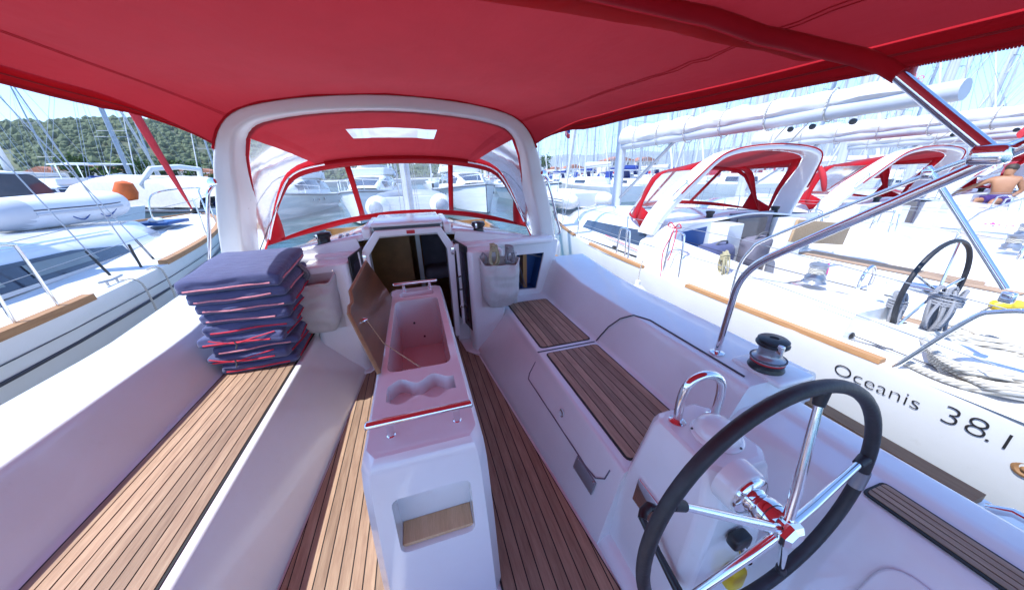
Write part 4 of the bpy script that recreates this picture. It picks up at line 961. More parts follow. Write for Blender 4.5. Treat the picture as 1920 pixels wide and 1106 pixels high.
        # coaming winch
        wq = (X(s*1.60), dy+1.72, .695)
        MB().lathe([(.085,-.02),(.07,.0),(.072,.03),(.05,.06),(.048,.10),(.062,.12),(.064,.14),(.05,.15),(.001,.152)], wq, seg=22).build('winch', 'winch_grey', t)
        MB().tube([(wq[0]+.054*math.cos(a), wq[1]+.054*math.sin(a), wq[2]+.06+.012*a/6.28) for a in [i*.4 for i in range(64)]], .006, 6).build('winch_line', 'rope_white', t)
    # clew frame: steel tube from the side deck up to the bimini strut
    fr_ = [(X(-2.0),dy+2.12,.40),(X(-2.0),dy+2.11,.74),(X(-1.99),dy+2.05,.92),(X(-1.98),dy+1.92,1.06),(X(-1.96),dy+1.2,1.54),(X(-1.95),dy+.75,1.80)]
    MB().tube(cr(fr_, 6), .0125, 10).build('bimini_frame', 'steel', t)
    MB().tube([(X(-1.96),dy+1.18,1.60),(X(-1.97),dy+.72,1.0)], .0155, 12).build('bimini_strut', 'steel', t)
    for p in ((X(-1.96),dy+1.17,1.56),(X(-1.97),dy+.70,.96)): MB().rbox(p, (.04,.05,.06), .012, 1).build('clamp', 'steel', t)
    return t
NBX = 4.95
nb = neighbour(NBX, 0., 'white yacht moored close on the right, model name on its hull')
# lettering on the topside
def text_mesh(body, size):
    cu = bpy.data.curves.new('t', 'FONT'); cu.body = body; cu.size = size; cu.extrude = 0; cu.offset = -(.015 if size < .15 else .021)*size; cu.resolution_u = 4
    ob = bpy.data.objects.new('t', cu); C.objects.link(ob); dg = bpy.context.evaluated_depsgraph_get(); dg.update()
    me = bpy.data.meshes.new_from_object(ob.evaluated_get(dg)); bpy.data.objects.remove(ob); return me
def letters(body, size, place, name, mat, parent):
    me = text_mesh(body, size); m = MB(); vs = [v.co for v in me.vertices]; m.v = [tuple(place(v.x, v.y)) for v in vs]; m.f = [tuple(p.vertices) for p in me.polygons]
    w = max(v.x for v in vs); m.build(name, mat, parent, smooth=0); bpy.data.meshes.remove(me); return w
def on_hull(u0, z0):
    def f(u, v):
        y = u0-u; z = z0+v; sheer = .387; b = 2.0+.03*y/.6 if y < .6 else 2.03+.03*(y-.6)/.9; return Vector((NBX-b*(1-.03*(sheer-.06-z)/.39)-.006, y, z))
    return f
w1 = letters('Oceanis', .135, on_hull(1.20,.185), 'model_lettering', 'ink', nb)
w2 = letters('38', .18, on_hull(1.20-w1-.075,.185), 'model_lettering', 'ink', nb)
letters('.1', .149, on_hull(1.20-w1-.075-w2+.005,.185), 'model_lettering', 'ink', nb)
MB().lathe([(.045,-.012),(.046,.004),(.034,.008),(.02,.002),(.012,.012),(.004,.014)], (NBX-1.985,.37,.12), (-1,0,0), 20).build('through_hull', 'toe_teak', nb)
letters('www', .10, lambda u, v: Vector((NBX-.082, 3.2-u, 2.20+v-.02)), 'boom_lettering', 'ink', nb)
letters('Ele', .13, lambda u, v: Vector((NBX-.10, 2.35-u, 2.34+v)), 'boom_mark', 'ink_red', nb)
nb2 = neighbour(9.4, .3, 'second white yacht to the right, red hood behind the wooden board', False)
nb3 = dup(nb2, (13.9, .6, WZ), 0, 'third white yacht to the right, nearly hidden behind the second')
nb4 = dup(nb2, (18.4, .8, WZ), 0, 'fourth white yacht to the right, only its rig showing clearly')
make_rib('inflatable_dinghy', 'cream dinghy on the foredeck of the yacht on the right', (NBX-.2,8.2,.66), 'sail_white', 1.9, 1.5, .22)

# things on and beside the right-hand neighbour
bd = MB().rbox((4.38,2.35,.93), (.90,.03,.24), .006, 1, rot=Matrix.Rotation(.12, 3, 'Y')).build('wooden_board', 'board_wood', None, smooth=40)
tag(bd, 'plain pale wooden board standing across the neighbour cockpit', 'board')
def coil(name, label, c, R0, n, r, mat, wob=.35, lift=.012):
    t = thing(name, label, 'rope', c); c = Vector(c)
    for k in range(n):
        rr = R0*(.72+.28*random.random()); ox, oy = random.uniform(-.06,.06), random.uniform(-.05,.05); ph = random.random()*6
        pts = [c+Vector((ox+rr*1.15*math.cos(a)*(1+.09*math.sin(3*a+ph)), oy+rr*.8*math.sin(a)*(1+.12*math.sin(2*a+ph)), r*.9+lift*k+.012*math.sin(2*a+ph*2))) for a in [2*math.pi*i/30 for i in range(30)]]
        MB().tube(pts, r, 8, True).build('turn', mat, t)
    tail = [c+Vector((R0*.9,-.1,r)), c+Vector((R0*.3,-.25,r)), c+Vector((-R0*.5,-.28,r*2.2)), c+Vector((-R0*1.1,.0,r)), c+Vector((-R0*1.0,.25,r))]
    MB().tube(cr(tail, 6), r, 8).build('tail', mat, t); return t
coil('mooring_rope', 'thick white mooring rope coiled on the neighbour quarter', (3.33,.70,.40), .31, 9, .021, 'rope_white')
coil('mooring_rope', 'loose white rope heap on the neighbour cockpit floor', (5.25,1.35,-.08), .26, 6, .016, 'rope_white')
hank('sheet_hank', 'big grey sheet hank hung on the neighbour wheel', (3.62,1.08,.60), .10, .20, 'rope_grey', .010, 9, (1,.2,0))
hank('sheet_hank', 'smaller grey sheet hank left of the neighbour wheel', (3.42,1.22,.55), .06, .19, 'rope_grey', .009, 5, (1,.3,0))
hank('sheet_hank', 'tan rope hank hung on the neighbour rail gate', (3.05,2.35,.70), .06, .14, 'rope_cream', .008, 5, (.4,1,0))
hank('sheet_hank', 'tan coil on the far neighbour cockpit seat', (7.9,1.75,.85), .20, .10, 'rope_cream', .012, 5, (1,.3,0))
for i, (yy, mt, lb) in enumerate(((2.47,'peg_blue','blue'),(2.38,'peg_pink','pink'))):
    p = thing('clothes_peg', lb+' clothes peg clipped on the neighbour cockpit table leaf', 'clothes peg', (4.738,yy,.44))
    for q in (-1, 1): MB().rbox((4.738, yy+.018*q, .47), (.016,.020,.13), .005, 1, rot=Matrix.Rotation(.16*q+.1, 3, 'X')).build('prong', mt, p)
    MB().lathe([(.006,-.008),(.006,.008)], (4.738,yy,.47), (1,0,0), 8).build('spring', 'steel', p)
t = thing('yellow_float', 'yellow rescue float lying behind the neighbour wheel', 'float', (5.2,1.2,.33))
MB().lathe([(.02,-.16),(.05,-.13),(.055,-.02),(.05,.06),(.025,.12),(.01,.18)], (5.2,1.2,.39), (.8,-.3,0), 16).build('body', 'yellow', t); MB().tube([(5.06,1.25,.39),(5.0,1.28,.32)], .008, 6).build('cord', 'ink', t)
t = thing('red_line', 'thin red line knotted to the neighbour lifeline', 'cord', (2.98,3.0,.60))
MB().tube(cr([(3.0,3.02,.98),(2.96,3.0,.90),(2.92,3.05,.70),(2.90,3.02,.52),(2.89,3.0,.40)], 5), .006, 6).build('strand', 'red_cord', t)
MB().tube(cr([(3.0,2.98,.98),(2.96,2.94,.88),(2.94,2.95,.68),(2.93,2.97,.60)], 5), .006, 6).build('strand', 'red_cord', t)
MB().tube(cr([(3.0,3.0,.98),(2.98,2.9,1.0),(2.98,2.94,1.04),(3.0,3.02,.98),(2.98,3.1,1.0),(2.98,3.06,1.04),(3.0,3.0,.98)], 5), .006, 6).build('bow_knot', 'red_cord', t)
fender((2.55,2.98,-.22), 'white fender hanging between us and the right-hand yacht', r=.13, h=.56, top=.30)
fender((2.62,5.6,-.12), 'white fender hung further forward on the right-hand yacht', r=.13, h=.56, top=.3)

# ------------------------------------------------------------------ yacht moored on the left
LX = -4.95
lb = thing('moored_yacht', 'white yacht moored close on the left with a furled red jib', 'sailboat', (LX, 3, WZ))
ysL = [-3.5,-2,0,2,3.5,5,6.5,7.6,8.5,9.2,9.7]; hbL = [1.9,1.98,2.06,2.08,2.05,1.92,1.66,1.34,.95,.52,.05]; shL = [.52,.53,.55,.58,.61,.66,.72,.78,.83,.87,.90]
hullL = hull_mb(hull_rings(ysL, hbL, shL, LX, -1.1, .14)).build('hull', 'gelcoat', lb)
for zz, rr in ((.30,.016),(.17,.005)):
    MB().tube(cr([Vector((LX+b*(1-.042*(zz-.06)/.39)+.003, y, z-zz)) for y, b, z in zip(ysL, hbL, shL)][:-1], 3), rr, 6).build('hull_stripe', 'stripe_dark', hullL)
MB().grid(lambda i, u: (LX+u*hbL[i]*.995, ysL[i], shL[i]-.004+.05*(1-u*u)), list(range(11)), [-1+.125*i for i in range(17)]).build('deck', 'nonskid', lb, smooth=50)
cL = cr([Vector((LX+b-.045, y, z)) for y, b, z in zip(ysL, hbL, shL)], 5)
for (a, b) in ((-3.4,4.05),(4.75,9.55)):
    sg = [p for p in cL if a <= p.y <= b]
    MB().loft([[p+Vector((dx,0,dz)) for dx, dz in ((-.05,-.01),(.05,-.01),(.045,.05),(-.045,.05))] for p in sg]).build('toe_rail', 'toe_teak', lb)
cP = cr([Vector((LX-b+.045, y, z)) for y, b, z in zip(ysL, hbL, shL)], 5)
MB().loft([[p+Vector((dx,0,dz)) for dx, dz in ((-.05,-.01),(.05,-.01),(.045,.05),(-.045,.05))] for p in cP]).build('toe_rail', 'toe_teak', lb)
def cpl(y):
    q = max(0, min(1, (y+1.0)/8.0)); hw = 1.36-.10*q-.62*q**3; zt = 1.18-.14*q**2; zs = 1.07-.13*q**2; zb = .60+.10*q
    return [Vector((LX+x, y, z)) for x, z in ((-hw-.16,zb),(-hw-.05,zs-.08),(-hw+.06,zs),(-.5,zt-.01),(0,zt),(.5,zt-.01),(hw-.06,zs),(hw+.05,zs-.08),(hw+.16,zb))]
ring_ = [fil(cpl(-1+8.0*i/20), .07, 3) for i in range(21)]
cab = MB().loft(ring_, False, False).build('coachroof', 'gelcoat', lb, smooth=50, solid=.03)
MB().loft([[p for p in fil(cpl(7.0), .07, 3)], [Vector((LX+(p.x-LX)*.8, 7.35, .69+(p.z-.69)*.15)) for p in fil(cpl(7.0), .07, 3)]], False, False).build('coachroof_front', 'gelcoat', lb, smooth=50)
def side_pt(y, v, off=.024):
    p = cpl(y); a, b = p[8], p[7]; q = a.lerp(b, v); return q+Vector((off,0,off*.5))
MB().grid(lambda y, v: side_pt(y, .12+.82*v*(1 if y < 5.0 else max(.25, 1-(y-5.0)*.55))), [-.8+6.6*i/24 for i in range(25)], [0,.5,1]).build('window_band', 'dark_glass', cab)
for (a, b) in ((.6,1.9),(2.2,4.0),(4.3,5.2)):
    MB().grid(lambda y, v: side_pt(y, .30+.48*v, .032), [a+(b-a)*i/6 for i in range(7)], [0,1]).build('window_pane', 'pane_grey', cab)
MB().tube(cr([side_pt(y, 1.0, .03)+Vector((-.14,0,.10)) for y in (.0,1.5,3.0,4.5,6.0)], 4), .012, 8).build('grab_rail', 'steel', cab)
mast_part(lb, LX, 4.6, 1.0, 15.5, .09)
m = MB()
for s in (-1, 1): wires(m, [((LX+s*1.72,4.9,.64),(LX+s*.95,4.65,6.2)),((LX+s*.95,4.65,6.2),(LX+s*.6,4.62,10.8)),((LX+s*.6,4.62,10.8),(LX,4.6,15.3)),((LX+s*1.62,4.6,.64),(LX,4.6,6.3)),((LX+s*1.62,5.3,.66),(LX,4.7,6.3)),((LX+s*.95,4.65,6.2),(LX,4.6,6.2))], .0065)
kind(m.build('rigging', 'alloy', lb), 'stuff')
for s, y in ((1,4.9),(1,4.6),(1,5.3)): MB().tube([(LX+s*(1.72 if y == 4.9 else 1.62)-.003*s,y,.66),(LX+s*(1.70 if y == 4.9 else 1.52),y-.01*(y-4.6),.95)], .013, 8).build('turnbuckle', 'black_plastic', lb)
fst = Vector((LX,9.5,1.02)); fse = Vector((LX,4.75,15.2))
MB().tube([fst, fst.lerp(fse,.02), fst.lerp(fse,.06), fst.lerp(fse,.16), fst.lerp(fse,.5), fst.lerp(fse,.95)], [.012,.03,.055,.085,.08,.03], 12).build('furled_jib', 'flag_red', lb)
MB().lathe([(.06,0),(.085,.02),(.05,.04),(.05,.10),(.085,.12),(.06,.14)], fst+Vector((0,.05,-.10)), (fse-fst), 16).build('furler_drum', 'black_plastic', lb)
MB().tube(cr([(LX-.5,9.0,.85),(LX-.42,9.15,1.4),(LX,9.95,1.5),(LX+.42,9.15,1.4),(LX+.5,9.0,.85)], 8), .014, 8).build('pulpit', 'steel', lb)
for y in (8.0, 6.6): MB().tube([(LX+ (1.1 if y > 7 else 1.6),y,.75),(LX+(1.1 if y > 7 else 1.6),y,1.38)], .012, 8).build('stanchion', 'steel', lb)
for hh in (.33, .60): MB().tube([(LX+1.98,.9,.58+hh),(LX+1.96,3.2,.6+hh),(LX+1.60,6.6,.75+hh),(LX+1.1,8.0,.80+hh),(LX+.42,9.15,.86+hh)], .0035, 5).build('lifeline', 'alloy', lb)
stanchion_gate(lb, LX+1.99, 3.35, .60, -1, .62, .34); stanchion_gate(lb, LX+2.0, 2.2, .60, -1, .62, .34)
g = MB(); g.tube([(LX+1.86,4.20,.63),(LX+1.86,4.20,.68)], .012, 8); g.tube([(LX+1.86,4.32,.63),(LX+1.86,4.32,.68)], .012, 8); g.tube([(LX+1.86,4.12,.69),(LX+1.86,4.26,.68),(LX+1.86,4.40,.69)], .013, 8); g.build('mooring_cleat', 'alloy', lb)
MB().rbox((LX+.35,7.75,.93), (.62,.62,.06), .02, 1).build('deck_hatch', 'blue_panel', lb)
MB().lathe([(.10,0),(.11,.02),(.09,.05),(.03,.07)], (LX+.40,7.6,.965), seg=18).build('deck_vent', 'gelcoat', lb)
boom(lb, LX, 4.5, -1.0, 2.6, .075, 'sail_white')
make_rib('inflatable_dinghy', 'white and grey dinghy lashed on the cabin top of the left yacht', (LX-.35,5.72,1.09), 'white_hypalon', 2.05, 1.45, .195)
t = thing('mooring_line', 'white mooring line looped over the left yacht rail', 'rope', (LX+2.05,4.6,.3))
MB().tube(cr([(LX+1.9,4.30,.66),(LX+2.05,4.32,.60),(LX+2.06,4.34,.1),(LX+2.05,4.45,-.15),(LX+2.02,4.7,.05),(LX+1.97,4.8,.62),(LX+1.85,4.75,.66)], 6), .010, 7).build('strand', 'rope_white', t)

# ------------------------------------------------------------------ motor yachts, far sailing boats
def hull_loft(stations, flare=.86, wz=-.1, k=1.):
    rings = []
    for y, b, z in stations:
        rings.append([(x, y, zz) for x, zz in ((-b,z),(-b*.98,z-.12),(-b*flare,z*.45),(-b*flare*.8,wz),(b*flare*.8,wz),(b*flare,z*.45),(b*.98,z-.12),(b,z))])
    return rings
def motor_yacht(label, loc, rz, L=13., cover=None, fly=False, grp=None):
    t = thing('motor_yacht', label, 'motor yacht', (0,0,0), grp); B = L*.155; h = L*.115
    st = [(-L/2,B*.95,h*.80),(-L*.3,B,h*.82),(0,B,h*.92),(L*.2,B*.9,h*1.02),(L*.36,B*.58,h*1.12),(L*.46,B*.22,h*1.17),(L*.5,.03,h*1.19)]
    m = hull_mb([[p for p in r] for r in hull_loft(st)]); hl = m.build('hull', 'gelcoat_far', t)
    MB().grid(lambda i, u: (u*st[i][1]*.99, st[i][0], st[i][2]-.02), list(range(len(st))), [-1,-.5,0,.5,1]).build('deck', 'gelcoat_far', t)
    MB().tube([(s_*(b+.02) if True else 0, y, z-.10) for s_, (y, b, z) in [(1, q) for q in st]]+[(-(b+.02), y, z-.10) for y, b, z in st[::-1]], .035, 6).build('rubbing_strake', 'stripe_dark', hl)
    for s in (-1, 1):
        for k in range(3): MB().lathe([(.12,0),(.12,.02),(.09,.03)], (s*B*.97, -L*.05+k*L*.1, h*.62), (s,0,.05), 14).build('porthole', 'dark_glass', hl)
    # superstructure: long low coupe with raked ends
    ss = [(-L*.32,B*.78,h*.84,h*1.55),(-L*.2,B*.82,h*.86,h*1.72),(0,B*.80,h*.92,h*1.78),(L*.12,B*.72,h*.98,h*1.66),(L*.28,B*.45,h*1.05,h*1.20)]
    rg = [fil([Vector((-b,y,z0)), Vector((-b*.92,y,z0+(z1-z0)*.55)), Vector((-b*.74,y,z1-.03)), Vector((0,y,z1)), Vector((b*.74,y,z1-.03)), Vector((b*.92,y,z0+(z1-z0)*.55)), Vector((b,y,z0))], .15, 3) for y, b, z0, z1 in ss]
    sp = MB().loft(rg, False, False).build('superstructure', 'gelcoat_far', t, smooth=50)
    MB().add(rg[0], [tuple(range(len(rg[0])))]).build('aft_bulkhead', 'dark_glass', t, smooth=0)
    for s in (-1, 1):
        def win(i, v):
            i0 = int(i); f = i-i0; a = ss[i0]; b_ = ss[min(i0+1, 4)]; y, b, z0, z1 = [a[q]*(1-f)+b_[q]*f for q in range(4)]
            zz = z0+(z1-z0)*(.30+.55*v); bb = b*(1-.08*(zz-z0)/((z1-z0)*.55)) if zz < z0+(z1-z0)*.55 else b*(.92-.18*(zz-z0-(z1-z0)*.55)/((z1-z0)*.45))
            return Vector((s*(bb+.03), y, zz))
        for (a, b) in ((.25,1.35),(1.5,2.6),(2.7,3.4)): MB().grid(win, [a+(b-a)*q/6 for q in range(7)], [0,.5,1]).build('side_window', 'dark_glass', sp)
    def ws(i, u):
        i0 = int(i); f = i-i0; a = ss[i0]; b_ = ss[min(i0+1, 4)]; y, b, z0, z1 = [a[q]*(1-f)+b_[q]*f for q in range(4)]
        return Vector((u*b*.62, y, z1+.012-.03*u*u))
    MB().grid(ws, [2.85,3.1,3.35,3.6,3.8], [-1,-.5,0,.5,1]).build('windscreen', 'dark_glass', sp); MB().grid(ws, [.6,1.0,1.5,2.0,2.4], [-1,-.5,0,.5,1]).build('sunroof', 'dark_glass', sp)
    MB().tube([(-B*.8,-L*.22,h*1.65),(-B*.62,-L*.26,h*2.15),(0,-L*.27,h*2.22),(B*.62,-L*.26,h*2.15),(B*.8,-L*.22,h*1.65)], .12, 8).build('radar_arch', 'gelcoat_far', t)
    for s in (-1, 1):
        MB().tube([(s*b*.95, y, z+.55) for y, b, z in st[2:]], .025, 6).build('bow_rail', 'steel', t)
        for y, b, z in st[2:6]: MB().tube([(s*b*.95,y,z-.02),(s*b*.95,y,z+.55)], .02, 6).build('rail_post', 'steel', t)
    if fly:
        MB().loft([[(x, y, z) for x, z in ((-B*.7*k,h*1.72),(-B*.72*k,h*2.05),(B*.72*k,h*2.05),(B*.7*k,h*1.72))] for y, k in ((-L*.3,1),(0,1),(L*.06,.8))]).build('flybridge', 'gelcoat_far', t, bevel=.06)
        MB().box(-B*.66,B*.66,-L*.28,-L*.27,h*.95,h*1.55).build('saloon_door', 'dark_glass', t)
        MB().loft([[(x*k, y, h*2.75+dz) for x, dz in ((-B*.75,0),(B*.75,0),(B*.7,.08),(-B*.7,.08))] for y, k in ((-L*.3,1),(-L*.02,1))]).build('hard_top', 'gelcoat_far', t)
        for s in (-1, 1):
            for y in (-L*.27,-L*.05): MB().tube([(s*B*.66,y,h*2.0),(s*B*.66,y,h*2.76)], .04, 6).build('hard_top_post', 'steel', t)
    if cover:
        cr_ = [fil([Vector((-b,y,z0)), Vector((-b*.9,y,z1*.9+z0*.1)), Vector((-b*.3,y,z1)), Vector((b*.3,y,z1)), Vector((b*.9,y,z1*.9+z0*.1)), Vector((b,y,z0))], .2, 3) for y, b, z0, z1 in ((-L*.45,B*.9,h*.85,h*1.2),(-L*.3,B*.88,h*.9,h*1.9),(-L*.02,B*.86,h*.95,h*2.0),(L*.12,B*.76,h*1.0,h*1.75),(L*.24,B*.55,h*1.08,h*1.2))]
        MB().loft(cr_, False, False).build('boat_cover', cover, t, smooth=60)
    t.location = loc; t.rotation_euler = (0,0,rz); return t
MW = WZ+.1
motor_yacht('long white motor yacht with dark glass roof beyond the left yacht', (-18.2,17.0,MW+.1), R_(73), 15)
motor_yacht('white motor yacht under a cream cover behind the red furled jib', (-13.6,21.5,MW+.1), R_(70), 11.5, 'cream_canvas')
my3 = motor_yacht('white flybridge cruiser straight ahead, left of our mast', (-2.6,25,MW+.1), R_(178), 12, None, True)
my4 = motor_yacht('white flybridge cruiser straight ahead, right of our mast', (4.2,27,MW+.1), R_(184), 12.5, None, True)
my5 = dup(my3, (-8.6,29,MW), R_(176), 'white flybridge cruiser seen in the left windscreen panel'); my6 = dup(my3, (11,30,MW), R_(183), 'white flybridge cruiser right of the sprayhood, behind the dinghy')
dup(my3, (-24.5,33,MW), R_(150), 'white cruiser far left below the green hill')
fender((-12.3,14.6,-.1), 'dark blue fender on the long white motor yacht', 'fender_blue', .17, .75)
fender((-9.4,20.0,-.05), 'dark blue fender on the cream-covered motor yacht', 'fender_blue', .18, .8)
t = thing('orange_bundle', 'orange bundle on the motor yacht stern at left', 'bundle', (-11.3,17.6,1.0))
MB().lathe([(.1,0),(.32,.08),(.36,.35),(.25,.7),(.05,.78)], (-11.3,17.6,1.0), (.2,0,1), 12).build('body', 'orange_cloth', t)

def far_boat(nm, label, mastcol, coverm, canopy, L=11., H=14.5):
    t = thing(nm, label, 'sailboat', (0,0,0), 'sailing boats in the rows beyond'); B = L*.16; h = L*.105
    st = [(-L/2,B*.8,h*.9),(-L*.25,B*.97,h*.92),(0,B,h*.95),(L*.2,B*.86,h*1.02),(L*.36,B*.52,h*1.1),(L*.47,B*.12,h*1.16)]
    hl = hull_mb(hull_loft(st)).build('hull', 'gelcoat_far', t)
    MB().grid(lambda i, u: (u*st[i][1]*.99, st[i][0], st[i][2]-.02), list(range(6)), [-1,0,1]).build('deck', 'gelcoat_far', t)
    cab = MB().loft([[(x*k, y, z) for x, z in ((-B*.62,h*.92),(-B*.52,h*1.36),(B*.52,h*1.36),(B*.62,h*.92))] for y, k in ((-L*.16,1),(L*.1,1),(L*.25,.6))]).build('cabin', 'gelcoat_far', t, bevel=.06)
    for s in (-1, 1): MB().prism([(s*(B*.60),-L*.10,h*1.05),(s*(B*.60),L*.07,h*1.05),(s*(B*.555),L*.06,h*1.24),(s*(B*.555),-L*.10,h*1.24)], (s*.03,0,.0)).build('cabin_window', 'dark_glass', cab, smooth=0)
    mast_part(t, 0, L*.08, h*1.2, H, .12, 'mast', mastcol)
    b = MB().tube([(0,L*.07,h*1.2+1.0),(0,-L*.30,h*1.2+1.05)], .07, 8).build('boom', 'alloy_paint', t)
    MB().loft([[(.16*(1-.5*k)*math.cos(a), L*.06-L*.35*k, h*1.2+1.22+.2*(1-.6*k)*math.sin(a)) for a in [math.pi*2*i/8 for i in range(8)]] for k in (0,.3,.6,1)]).build('sail_cover', coverm, b)
    m = MB()
    for zf, w in ((.42,.62),(.70,.45)): m.tube([(-w*B*.9,L*.07,H*zf),(w*B*.9,L*.07,H*zf)], .025, 5)
    for s in (-1, 1): wires(m, [((s*B*.95,L*.06,h*.95),(s*B*.56,L*.07,H*.42)),((s*B*.56,L*.07,H*.42),(s*B*.4,L*.07,H*.70)),((s*B*.4,L*.07,H*.70),(0,L*.08,H*.98)),((s*B*.9,L*.0,h*.95),(0,L*.08,H*.42)),((s*B*.7,-L*.48,h*.9),(0,L*.08,H*.99))], .012)
    kind(m.build('rigging', 'alloy', t), 'stuff')
    MB().tube([(0,L*.46,h*1.2),(0,L*.42,H*.12),(0,L*.09,H*.97)], [.02,.06,.03], 6).build('furled_jib', 'sail_white', t)
    if canopy: MB().loft([[(x, y, z) for x, z in ((-B*.6,h*1.3),(-B*.5,h*1.95),(B*.5,h*1.95),(B*.6,h*1.3))] for y in (-L*.14,-L*.24)], True, False).build('sprayhood', canopy, t)
    return t
protos = [far_boat('sailing_boat', 'p', 'alloy_paint', 'sail_white', None), far_boat('sailing_boat', 'p', 'alloy', 'fender_blue', 'fender_blue', 12, 16), far_boat('sailing_boat', 'p', 'alloy_paint', 'sail_white', 'red_canvas_double', 11.5, 15.5)]
spots = []
def row(y0, x0, x1, step, jit=.4, dy_dx=0.):
    x = x0
    while x <= x1:
        spots.append((x+random.uniform(-jit,jit), y0+dy_dx*x+random.uniform(-.8,.8), 0 if random.random() < .5 else math.pi)); x += step
for k in range(8): spots.append((23+4.6*k, 1.5+random.uniform(-.5,.5), 0))
row(33, -27, -15, 6.2); row(15.5, 22, 80, 3.9); row(22, 30, 90, 5.0); row(29, 17.5, 46, 4.3); row(47, -38, -8, 8.5); row(47, 9, 75, 4.6); row(66, -50, -20, 13, .8); row(66, -8, 110, 6.2, .8); row(88, -10, 150, 7.5, 1.5); row(112, 10, 190, 8, 2)
ORD = ['first','second','third','fourth','fifth','sixth','seventh','eighth','ninth','tenth','eleventh','twelfth','thirteenth','fourteenth','fifteenth','sixteenth','seventeenth','eighteenth','nineteenth','twentieth']
used = set(); cnt = {}
for i, (x, y, rz) in enumerate(sorted(spots, key=lambda q: math.atan2(q[0], q[1]))):
    p = random.choice(protos); k = protos.index(p)
    place = 'nearest row across the fairway' if y < 40 and y > 10 else ('line of yachts at far right' if y < 10 else ('second row across the fairway' if y < 60 else 'crowd of masts far behind'))
    kn = ['pale sail cover', 'blue sail cover', 'small red hood'][k]; cnt[(k, place)] = n_ = cnt.get((k, place), -1)+1
    lab = 'sailing boat with '+kn+(', '+ORD[n_]+' such from left, '+place if y < 60 and n_ < 20 else ' in the '+place)
    if k not in used:
        used.add(k); o = p; o.location = (x, y, WZ); o.rotation_euler = (0,0,rz); o['label'] = lab
    else: o = dup(p, (x, y, WZ), rz+random.uniform(-.04,.04), lab)
    s_ = random.uniform(.85, 1.18); o.scale = (s_, s_, s_*random.uniform(.92,1.1)); o['group'] = 'sailing boats in the '+place

# ------------------------------------------------------------------ shore, hills, town, trees
kind(MB().box(-400,420,128,900,-2,.7).build('shore', 'stone', None, smooth=0), 'structure')
def hill(az0, az1, r0, r1, hfun, name, mat, na=70, nr=18, base=0):
    m = MB()
    def fn(a, v):
        r = r0+(r1-r0)*v; aa = R_(a); hh = hfun(a, r)*math.sin(math.pi*min(1, v*1.0)*.5)**1.1 if v < .999 else hfun(a, r)*.98
        return Vector((r*math.sin(aa), r*math.cos(aa), base+hh))
    m.grid(fn, [az0+(az1-az0)*i/na for i in range(na+1)], [i/nr for i in range(nr+1)]); return kind(m.build(name, mat), 'structure'), fn
def hA(a, r):
    e = 5.2*math.exp(-((a+32)/12)**2)+3.2*math.exp(-((a+14)/11)**2)+1.1+.7*noise.noise(Vector((a*.17, r*.004, 3)))+.25*noise.noise(Vector((a*.6, r*.01, 8)))
    e *= 1 if a < 6 else max(0, 1-(a-6)/16); return max(0, 620*math.tan(R_(max(0,e))))
_, hfn = hill(-62, 22, 330, 640, hA, 'hill', 'hill_soil')
def hB(a, r): return max(30, r*math.tan(R_(2.9+.8*noise.noise(Vector((a*.06,0,1)))+.35*noise.noise(Vector((a*.25,0,4)))+.12*noise.noise(Vector((a*.9,0,7))))))
hill(8, 100, 3600, 5200, hB, 'mountain', 'karst', 120, 10)
# forest covering the hill: far-off wood, one mass
ico = [Vector(v) for v in ((0,0,1),(.89,0,.45),(.28,.85,.45),(-.72,.53,.45),(-.72,-.53,.45),(.28,-.85,.45),(.72,.53,-.45),(-.28,.85,-.45),(-.89,0,-.45),(-.28,-.85,-.45),(.72,-.53,-.45),(0,0,-1))]
icf = [(0,1,2),(0,2,3),(0,3,4),(0,4,5),(0,5,1),(1,6,2),(2,7,3),(3,8,4),(4,9,5),(5,10,1),(6,7,2),(7,8,3),(8,9,4),(9,10,5),(10,6,1),(6,11,7),(7,11,8),(8,11,9),(9,11,10),(10,11,6)]
m = MB()
for k in range(12000):
    a = random.uniform(-46, 12); v = random.random()**.8
    if noise.noise(Vector((a*.5, v*6, 2))) < -.38: continue
    p = hfn(a, v); s_ = random.uniform(1.1, 3.0)*(1.0 if random.random() < .92 else 1.6)
    m.add([p+Vector((q.x*s_*random.uniform(.7,1.2), q.y*s_*random.uniform(.7,1.2), q.z*s_*random.uniform(.7,1.25)+s_*.5)) for q in ico], icf)
kind(m.build('hill_forest', 'forest', None, smooth=0), 'stuff')
